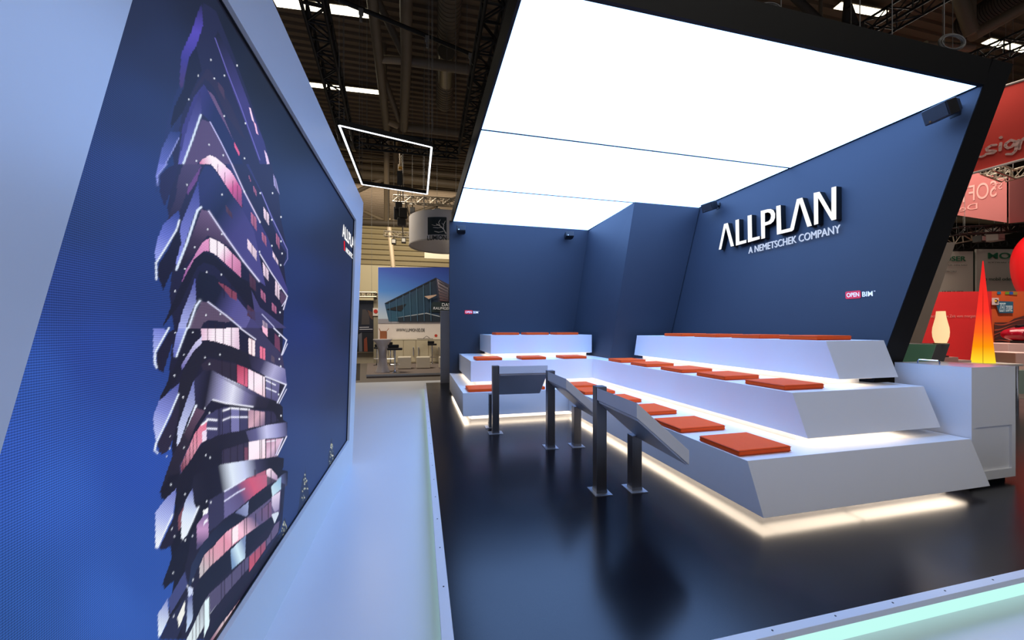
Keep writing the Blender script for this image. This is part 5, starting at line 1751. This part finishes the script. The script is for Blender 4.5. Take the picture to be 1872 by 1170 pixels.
def board(pxa, pxb, yta, ytb, label, texts, m):
    a_, b_ = D(pxa, yta, TM_), D(pxb, ytb, TM_)
    t = thing('printed_board', label, 'board', (a_.x, a_.y, HF))
    wallrect('panel', a_, b_, HF, (a_.z + b_.z) / 2, m, None, None, parent=t)
    dd_ = Vector((b_.x - a_.x, b_.y - a_.y, 0)).normalized()
    for (s, x, y, w_, h_, c, bo_) in texts:
        p_ = D(x, y, TM_ - 0.03)
        text_mb(s, p_, dd_, (0, 0, 1), width=w_ / FPX * TM_ * 1.12, height=h_ / FPX * TM_, depth=0.01, bold=bo_).build('lettering', fab('print ' + str(c), c), t)
    # grey corner field behind the name
    return t


M_BRD = fab('grey green board', (176, 172, 160), 0.6, 1, 0.04)
board(1660, 1779, 458, 461, 'grey printed board with the green name ending in SER, left of the tall glowing cone',
      [('MOSER', 1713, 477.5, 47, 9, (20, 92, 60), 0.012), ('SOFTWARE FÜR DEN BAU', 1700, 486, 60, 3, (110, 106, 100), 0.0), ('PROJEKT', 1729, 498, 18, 3, (120, 116, 110), 0.0), ('WINNER', 1722, 538, 36, 6, (40, 42, 44), 0.0)], M_BRD)
board(1785, 1910, 459, 452, 'grey printed board with the green name starting with MO, behind the red balloon',
      [('MOSER', 1806, 473, 76, 11, (20, 92, 60), 0.012), ('SOFTWARE FÜR DEN BAU', 1806, 481, 70, 3, (110, 106, 100), 0.0), ('Ob mobil oder stationär', 1792, 513, 86, 6, (60, 70, 60), 0.0)], M_BRD)
tag(MB().slab([D(1779, 461, TM_ + 0.05), D(1785, 460, TM_ + 0.05), D(1785, 560, TM_ + 0.05), D(1779, 560, TM_ + 0.05)], Vector(ray(CX, HY)) * 0.1).build('board_post', fab('dark green post', (20, 44, 30))), 'dark green post between the two grey printed boards', 'post')
truss(D(1735, 440, 14), D(1850, 418, 14), 0.3, M_LTRUSS, 'pale truss above the grey boards, lower', 0.02)
truss(D(1745, 423, 13), D(1900, 415, 13), 0.24, M_BLKMET, 'dark truss above the grey boards', 0.02)
truss(D(1742, 452, 15), D(1900, 440, 15), 0.25, M_BLKMET, 'dark lower truss directly over the grey boards', 0.02)
lamp_box(1818, 428, 13.5, 18, 26, 'pale spotlight box hanging above the grey boards', fab('pale lamp housing', (150, 146, 138)))
lamp_box(1790, 436, 13.5, 12, 14, 'dark spotlight hanging above the grey boards', M_DGREY)

# banners
TB = 9.0
M_BRED = mat('red banner cloth', (212, 54, 40), 0.7, noise=(1.5, 0.04))
bn = thing('banner', 'big red banner with white handwritten lettering at the right edge', 'banner', D(1800, 310, TB))
pa_, pb_ = D(1700, 338, 10.2), D(1872, 291, 9.0)
pc_, pd_ = D(1872, 146, 9.0), D(1700, 200, 10.2)
pb_ = pa_ + (pb_ - pa_) * 1.5
pc_ = pd_ + (pc_ - pd_) * 1.5
bd = (pb_ - pa_)
bd.z = 0
bn_n = bd.cross(Vector((0, 0, 1))).normalized()
if bn_n.dot(-pa_) < 0:
    bn_n = -bn_n
MB().slab([pa_, pb_, pc_, pd_], -bn_n * 0.03).build('cloth', M_BRED, bn)
MB().tube(pa_, pb_, 0.03, 8).build('edge_tube', fab('pale tube', (176, 164, 156)), bn)
MB().tube(pd_, pc_, 0.03, 8).build('edge_tube', fab('pale tube', (176, 164, 156)), bn)
for f_ in (0.1, 0.9):
    c_ = pd_.lerp(pc_, f_)
    MB().tube(c_, (c_.x, c_.y, ROOF), 0.006, 5).build('wire', M_CABLE, bn)


def on_banner(px, py, off=0.015):
    r = Vector(ray(px, py))
    o_ = Vector((0, 0, EYE))
    t = (pa_ - o_).dot(bn_n) / r.dot(bn_n)
    return o_ + r * t + bn_n * off


P7 = lambda x, y: (1740 + x * 0.24765, 130 + y * 0.24765)
hw = MB()


def ribbon(pts, w=0.05):
    P_ = [on_banner(*P7(*p)) for p in pts]
    for a_, b_ in zip(P_[:-1], P_[1:]):
        hw.bar(a_, b_, 0.01, w, bn_n.cross((b_ - a_).normalized()))
    for p_ in P_:
        hw.tube(p_ - bn_n * 0.005, p_ + bn_n * 0.005, w / 2, 12)


ribbon([(150, 600), (175, 590), (160, 570), (140, 590), (150, 625), (195, 633), (222, 633), (245, 622)], 0.045)
ribbon([(325, 546), (290, 550), (258, 572), (262, 588), (300, 588), (322, 592), (305, 606), (255, 612)], 0.052)
ribbon([(361, 534), (358, 560), (356, 585)], 0.052)
ribbon([(361, 490), (362, 492)], 0.06)
ribbon([(470, 520), (435, 510), (400, 535), (395, 555), (415, 570), (445, 558), (468, 525), (476, 560), (470, 590), (445, 614), (405, 614)], 0.05)
ribbon([(492, 512), (500, 545), (498, 575)], 0.05)
ribbon([(498, 560), (512, 515), (535, 495), (550, 520), (555, 565)], 0.05)
hw.build('lettering', fab('pale pink lettering', (226, 180, 170)), bn)


def pinkb(pxa, pxb, y0a, y1a, y0b, y1b, label, ta, tb, texts):
    t = thing('banner', label, 'banner', D(pxa, y0a, ta), group=None)
    A_, B_, C_, D_ = D(pxa, y1a, ta), D(pxb, y1b, tb), D(pxb, y0b, tb), D(pxa, y0a, ta)
    dn = (B_ - A_).cross(C_ - B_).normalized()
    if dn.dot(-A_) < 0:
        dn = -dn
    MB().slab([A_, B_, C_, D_], -dn * 0.02).build('cloth', mat('pink banner cloth', (176, 98, 94), 0.8, noise=(1.5, 0.05)), t)
    xd = (A_ - B_)
    xd.z = 0
    for s, x, y, w_, h_ in texts:
        r = Vector(ray(x, y))
        tt = (A_ - Vector((0, 0, EYE))).dot(dn) / r.dot(dn)
        p_ = Vector((0, 0, EYE)) + r * tt + dn * 0.01
        mbx = text_mb(s, p_, xd, (0, 0, 1), width=w_ / FPX * tt * 1.2, height=h_ / FPX * tt, depth=-0.006)
        mbx.build('mirrored_lettering', fab('faint pink lettering', (222, 150, 142)), t)


pinkb(1700, 1840.5, 302, 386, 325, 407, 'faded pink banner seen from behind with mirrored lettering, below the red banner', 14.0, 12.5,
      [('SOFTTECH', 1822, 359, 78, 30), ('ST', 1832, 345, 9, 12), ('Design', 1787, 385, 42, 14)])
pinkb(1845.5, 1960, 324, 408, 308, 396, 'faded pink banner at the very right edge', 12.5, 13.5, [])
truss(D(1805, 307, 11.0), D(1843, 322, 11.5), 0.26, M_LTRUSS, 'pale truss corner behind the lower edge of the red banner, left arm', 0.022)
truss(D(1843, 322, 11.5), D(1920, 300, 11.2), 0.26, M_LTRUSS, 'pale truss corner behind the lower edge of the red banner, right arm', 0.022)

# big red balloon
bt_ = 12.2
bc = D(1908, 479, bt_)
bs = bt_ / FPX
bl = thing('balloon', 'large red egg-shaped balloon cut off by the right edge', 'balloon', bc)
prf = []
for k in range(33):
    a_ = -math.pi / 2 + math.pi * k / 32
    prf.append((max(0.001, 38 * bs * math.cos(a_)), (84 if a_ < 0 else 60) * bs * math.sin(a_)))
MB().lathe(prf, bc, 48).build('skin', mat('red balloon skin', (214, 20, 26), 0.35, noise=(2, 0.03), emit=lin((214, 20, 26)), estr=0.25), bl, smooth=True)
MB().tube(bc - Vector((0, 0, 83 * bs)), bc - Vector((0, 0, 88 * bs)), 0.03, 10, 0.06).build('neck', fab('red neck', (160, 18, 20)), bl)
MB().tube(bc - Vector((0, 0, 87 * bs)), (bc.x, bc.y, HF), 0.03, 8).build('pole', M_CABLE, bl)

# glowing cone
cn = D(1797, 602, 7.2)
m = bpy.data.materials.new('glowing cone skin')
m.use_nodes = True
nt = m.node_tree
nt.nodes.clear()
tc = nt.nodes.new('ShaderNodeTexCoord')
sp2 = nt.nodes.new('ShaderNodeSeparateXYZ')
cr2 = nt.nodes.new('ShaderNodeValToRGB')
cr2.color_ramp.elements[0].position = 0.0
cr2.color_ramp.elements[0].color = (1.0, 0.75, 0.03, 1)
cr2.color_ramp.elements[1].position = 1.0
cr2.color_ramp.elements[1].color = (*lin((226, 34, 36)), 1)
e1 = cr2.color_ramp.elements.new(0.16)
e1.color = (*lin((255, 150, 12)), 1)
e1 = cr2.color_ramp.elements.new(0.30)
e1.color = (*lin((255, 100, 30)), 1)
e1 = cr2.color_ramp.elements.new(0.50)
e1.color = (*lin((252, 52, 40)), 1)
em = nt.nodes.new('ShaderNodeEmission')
em.inputs[1].default_value = 1.05
oo = nt.nodes.new('ShaderNodeOutputMaterial')
CB = 0.92
ct_ = EYE + (602 - 477) / FPX * 7.2
mrr = nt.nodes.new('ShaderNodeMapRange')
mrr.inputs['From Min'].default_value = 0
mrr.inputs['From Max'].default_value = ct_ - CB
nt.links.new(tc.outputs['Object'], sp2.inputs[0])
nt.links.new(sp2.outputs['Z'], mrr.inputs['Value'])
nt.links.new(mrr.outputs[0], cr2.inputs[0])
nt.links.new(cr2.outputs[0], em.inputs[0])
nt.links.new(em.outputs[0], oo.inputs[0])
cl = thing('cone_lamp', 'tall pointed cone lamp glowing red to yellow behind the white counter', 'lamp', (cn.x, cn.y, CB))
rc = 23.5 / FPX * 7.2 / 1.595
MB().lathe([(rc, 0), (rc * 0.5, (ct_ - CB) * 0.5), (0.006, ct_ - CB)], (cn.x, cn.y, CB), 40).build('shade', m, cl, smooth=True)
sd_ = Vector((-cn.x, -cn.y, 0)).normalized()
MB().tube(Vector((cn.x, cn.y, CB)) + sd_ * rc * 1.0, Vector((cn.x, cn.y, ct_)), 0.003, 5).build('seam', fab('cone seam', (190, 60, 20)), cl)
# table carrying the cone
tb = thing('table', 'white table behind the counter carrying the cone lamp', 'table', (cn.x, cn.y, 0))
MB().box(cn.x - 1.2, cn.y - 0.35, CB - 0.04, cn.x + 0.35, cn.y + 0.55, CB - 0.001).build('table_top', fab('white table top b', (220, 214, 210), 0.4), tb, bevel=0.005)
for sx_, sy_ in ((-1, -1), (1, -1), (1, 1), (-1, 1)):
    MB().tube((cn.x - 0.475 + sx_ * 0.75, cn.y + 0.1 + sy_ * 0.4, 0), (cn.x - 0.475 + sx_ * 0.75, cn.y + 0.1 + sy_ * 0.4, CB - 0.04), 0.025, 10).build('leg', M_CHROME, tb, smooth=True)

# paper lamp on the green glass desk
tl_ = 5.35
gc = D(1723, 629.5, tl_ + 0.25)
gl = thing('reception_desk', 'low desk with pale green glass front and grey end, behind the counter', 'desk', (gc.x, gc.y, 0))
g0, g1, g2 = D(1640, 629, 5.6), D(1712, 629.5, 5.25), D(1737, 630, 5.6)
zt3 = EYE - 27.5 / FPX * 5.35
fr_pts = [Vector((g0.x, g0.y, zt3)), Vector((g1.x, g1.y, zt3)), D(1700, 664, 5.25), D(1625, 664, 5.6)]
inw = Vector((g2.x - g1.x, g2.y - g1.y, 0))
lowp = [Vector((p_.x, p_.y, 0.0)) for p_ in fr_pts[2:]]
body_top = [Vector((g0.x, g0.y, zt3)), Vector((g1.x, g1.y, zt3)), Vector((g2.x, g2.y, zt3)), Vector((g0.x + inw.x, g0.y + inw.y, zt3))]
shift = fr_pts[2] - Vector((g1.x, g1.y, zt3))
body_low = [p_ + shift * 1.0 for p_ in body_top]
mbd = MB()
vs = [p_ for p_ in body_low] + [p_ for p_ in body_top]
mbd.add(vs, [(3, 2, 1, 0), (4, 5, 6, 7)] + [(i, (i + 1) % 4, (i + 1) % 4 + 4, i + 4) for i in range(4)])
mbd.build('body', fab('grey desk end', (112, 108, 106)), gl)
zl = body_low[0].z
MB().hexa([(p_.x, p_.y) for p_ in body_low], 0.0, zl - 0.001).build('pedestal', fab('grey desk pedestal', (112, 108, 106)), gl)
nrm = (Vector(body_top[1]) - Vector(body_top[0])).cross(Vector((0, 0, 1))).normalized()
if nrm.dot(-body_top[0]) < 0:
    nrm = -nrm
MB().slab([body_top[0] + nrm * 0.002, body_top[1] + nrm * 0.002, body_low[1] + nrm * 0.002, body_low[0] + nrm * 0.002], nrm * 0.012).build('glass_front', mat('pale green glass', (140, 200, 160), 0.2, noise=(2, 0.03)), gl)
mlamp = mat('paper lamp skin', (200, 170, 120), 0.7, noise=(20, 0.08, (1, 1, 6)), emit=(1.0, 0.70, 0.36), estr=0.95)
lz0 = zt3 + 0.002
lt = D(1723, 570, tl_ + 0.1)
pp = thing('paper_lamp', 'small vase-shaped paper lamp glowing warm white on the green glass desk', 'lamp', (gc.x, gc.y, lz0))
ss_ = (tl_ + 0.15) / FPX
cz_ = Vector((lt.x, lt.y, lz0))
cz_ = body_top[1].lerp(body_top[2], 0.45)
cz_ = cz_ + (body_top[0] - body_top[1]).normalized() * 0.02
cz_.z = lz0
hh_ = 59 * ss_
pr_ = [(9.5, 0.0), (12.5, 0.1), (15.0, 0.22), (15.8, 0.36), (15.0, 0.5), (12.0, 0.68), (9.5, 0.84), (8.5, 1.0)]
MB().lathe([(r_ * ss_ / 1.45, z_ * hh_) for r_, z_ in pr_], cz_, 32, cap=False).build('shade', mlamp, pp, smooth=True)
MB().lathe([(9.6 * ss_, 0), (9.6 * ss_, 0.015)], cz_, 24).build('base', fab('lamp base', (220, 200, 160)), pp)
l = bpy.data.lights.new('paper_lamp_bulb', 'POINT')
l.energy, l.color, l.shadow_soft_size = 6, (1, 0.7, 0.4), 0.05
lo = bpy.data.objects.new('paper_lamp_bulb', l)
COL.objects.link(lo)
lo.location = cz_ + Vector((0, 0, hh_ * 0.4))

# seats, plinths and odd things of the red stand


def px_box(name, pxa, pxb, yt, yb_, tt, dep, m, label, cat, bev=0.01):
    a_, b_ = D(pxa, yb_, tt), D(pxb, yb_, tt)
    top_ = D(pxa, yt, tt).z
    n_ = Vector(ray(CX, HY))
    n_.z = 0
    o = MB().slab([(a_.x, a_.y, a_.z), (b_.x, b_.y, a_.z), (b_.x, b_.y, top_), (a_.x, a_.y, top_)], n_ * dep).build(name, m, bevel=bev)
    return tag(o, label, cat)


def floor_y(tt):
    return HY + (EYE - 0.0) / tt * FPX


pt_ = 9.2
px_box('plinth', 1843, 1900, 628, floor_y(pt_), pt_, 0.6, fab('pinkish white plinth', (214, 168, 158)), 'pinkish white plinth carrying the red oval chair', 'plinth')
a_ = D(1868, 628, pt_)
rc_ = thing('lounge_chair', 'glossy dark red oval lounge chair standing on the pinkish plinth', 'chair', (a_.x, a_.y + 0.3, a_.z))
mt = MB()
s3_ = pt_ / FPX
cxr = D(1880, 612, pt_ + 0.25)
sv = Vector((CS, -SN, 0))
n1, n2 = 28, 10
for i_ in range(n1):
    for j_ in range(n2):
        A1, A2 = 2 * math.pi * i_ / n1, 2 * math.pi * j_ / n2
        rr = 1 + 0.30 * math.cos(A2)
        mt.v.append(tuple(cxr + sv * (30 * s3_ * rr * math.cos(A1)) + Vector((0, 0, 1)) * (13 * s3_ * rr * math.sin(A1) * 0.9 + 1.0 * s3_) + Vector((SN, CS, 0)) * (0.22 * math.sin(A2))))
for i_ in range(n1):
    for j_ in range(n2):
        mt.f.append((i_ * n2 + j_, ((i_ + 1) % n1) * n2 + j_, ((i_ + 1) % n1) * n2 + (j_ + 1) % n2, i_ * n2 + (j_ + 1) % n2))
mt.build('shell', mat('glossy red shell', (150, 14, 34), 0.12, noise=(2, 0.05)), rc_, smooth=True)
z_ = D(1868, 628, pt_).z
MB().box(cxr.x - 0.35, cxr.y - 0.15, z_ + 0.001, cxr.x + 0.35, cxr.y + 0.15, z_ + 0.06).build('foot', M_BLKPL, rc_)
MB().path([cxr + sv * (-22 * s3_) + Vector((0, 0, 15 * s3_)), cxr + Vector((0, 0, 17 * s3_)), cxr + sv * (25 * s3_) + Vector((0, 0, 15 * s3_))], 0.04, 8).build('handle', M_BLKPL, rc_)
# white tub chairs
ch_t = 8.6
cA = D(1838, 668, ch_t)
wc = thing('tub_chair', 'white plastic tub chair with a red opening beside the cone lamp', 'chair', (cA.x, cA.y, 0))
sh = MB()
sc4 = ch_t / FPX


def cpt(px, py, d=0.0):
    v = D(px, py, ch_t)
    return v + Vector((SN, CS, 0)) * d


shell = [(1823, 655), (1828, 646), (1833, 645), (1841, 646.5), (1845, 646), (1850, 655), (1855, 672), (1856, 700), (1819, 700), (1820, 668)]
sh.slab([cpt(*p_) for p_ in shell], Vector((SN, CS, 0)) * 0.08)
sh.build('backrest', fab('white plastic shell', (232, 214, 206), 0.35), wc, bevel=0.02)
MB().slab([cpt(1840, 657, -0.012), cpt(1849, 657, -0.012), cpt(1853, 671, -0.012), cpt(1842, 671, -0.012)], Vector((SN, CS, 0)) * 0.01).build('seat_opening', fab('red seat pad', (170, 66, 52)), wc)
zs_ = cpt(1838, 700).z
MB().slab([cpt(1819, 700) + Vector((0, 0, 0)), cpt(1856, 700), cpt(1856, 700, 0.45), cpt(1819, 700, 0.45)], (0, 0, 0.05)).build('seat', fab('white plastic shell', (232, 214, 206), 0.35), wc)
for p_ in (cpt(1821, 700, 0.03), cpt(1854, 700, 0.03), cpt(1854, 700, 0.42), cpt(1821, 700, 0.42)):
    MB().tube((p_.x, p_.y, 0.0), p_, 0.015, 8).build('leg', M_CHROME, wc)
bx_t = 7.4
px_box('white_box', 1857, 1900, 645, 676, bx_t, 0.5, fab('pinkish box', (226, 176, 164)), 'pinkish white box on the pale glass table at the right edge', 'box')
z_ = D(1857, 676, bx_t).z
tt3 = thing('glass_table', 'pale green glass desk at the right edge beyond the counter', 'table', D(1880, 700, bx_t))
a_, b_ = D(1857.5, 677, bx_t - 0.1), D(1920, 677, bx_t - 0.1)
zb4 = D(1857, 720, bx_t - 0.1).z
MB().slab([(a_.x, a_.y, zb4), (b_.x, b_.y, zb4), (b_.x, b_.y, z_ - 0.002), (a_.x, a_.y, z_ - 0.002)], Vector((SN, CS, 0)) * 0.7).build('apron', mat('pale glass apron', (150, 168, 156), 0.25, noise=(2, 0.04)), tt3)
for k_, p_ in enumerate((a_, b_)):
    MB().tube((p_.x + 0.05, p_.y + 0.3, 0), (p_.x + 0.35, p_.y + 0.3, zb4), 0.018, 8).build('leg', M_CHROME, tt3)
px_box('paper_stack', 1712, 1752, 653, 662, 7.0, 0.3, fab('pink paper', (222, 170, 160)), 'stack of pale brochures on the table beside the cone lamp', 'paper', 0.003).location.z += 0
px_box('paper_stack', 1716, 1735, 650, 653, 7.0, 0.2, fab('dark paper', (120, 60, 56)), 'dark flat folder on top of the pale brochures', 'folder', 0.003)
px_box('paper_stack', 1752, 1776, 658.5, 663, 7.0, 0.3, fab('pale paper b', (232, 196, 186)), 'low pale pile of paper left of the cone lamp', 'paper', 0.003)
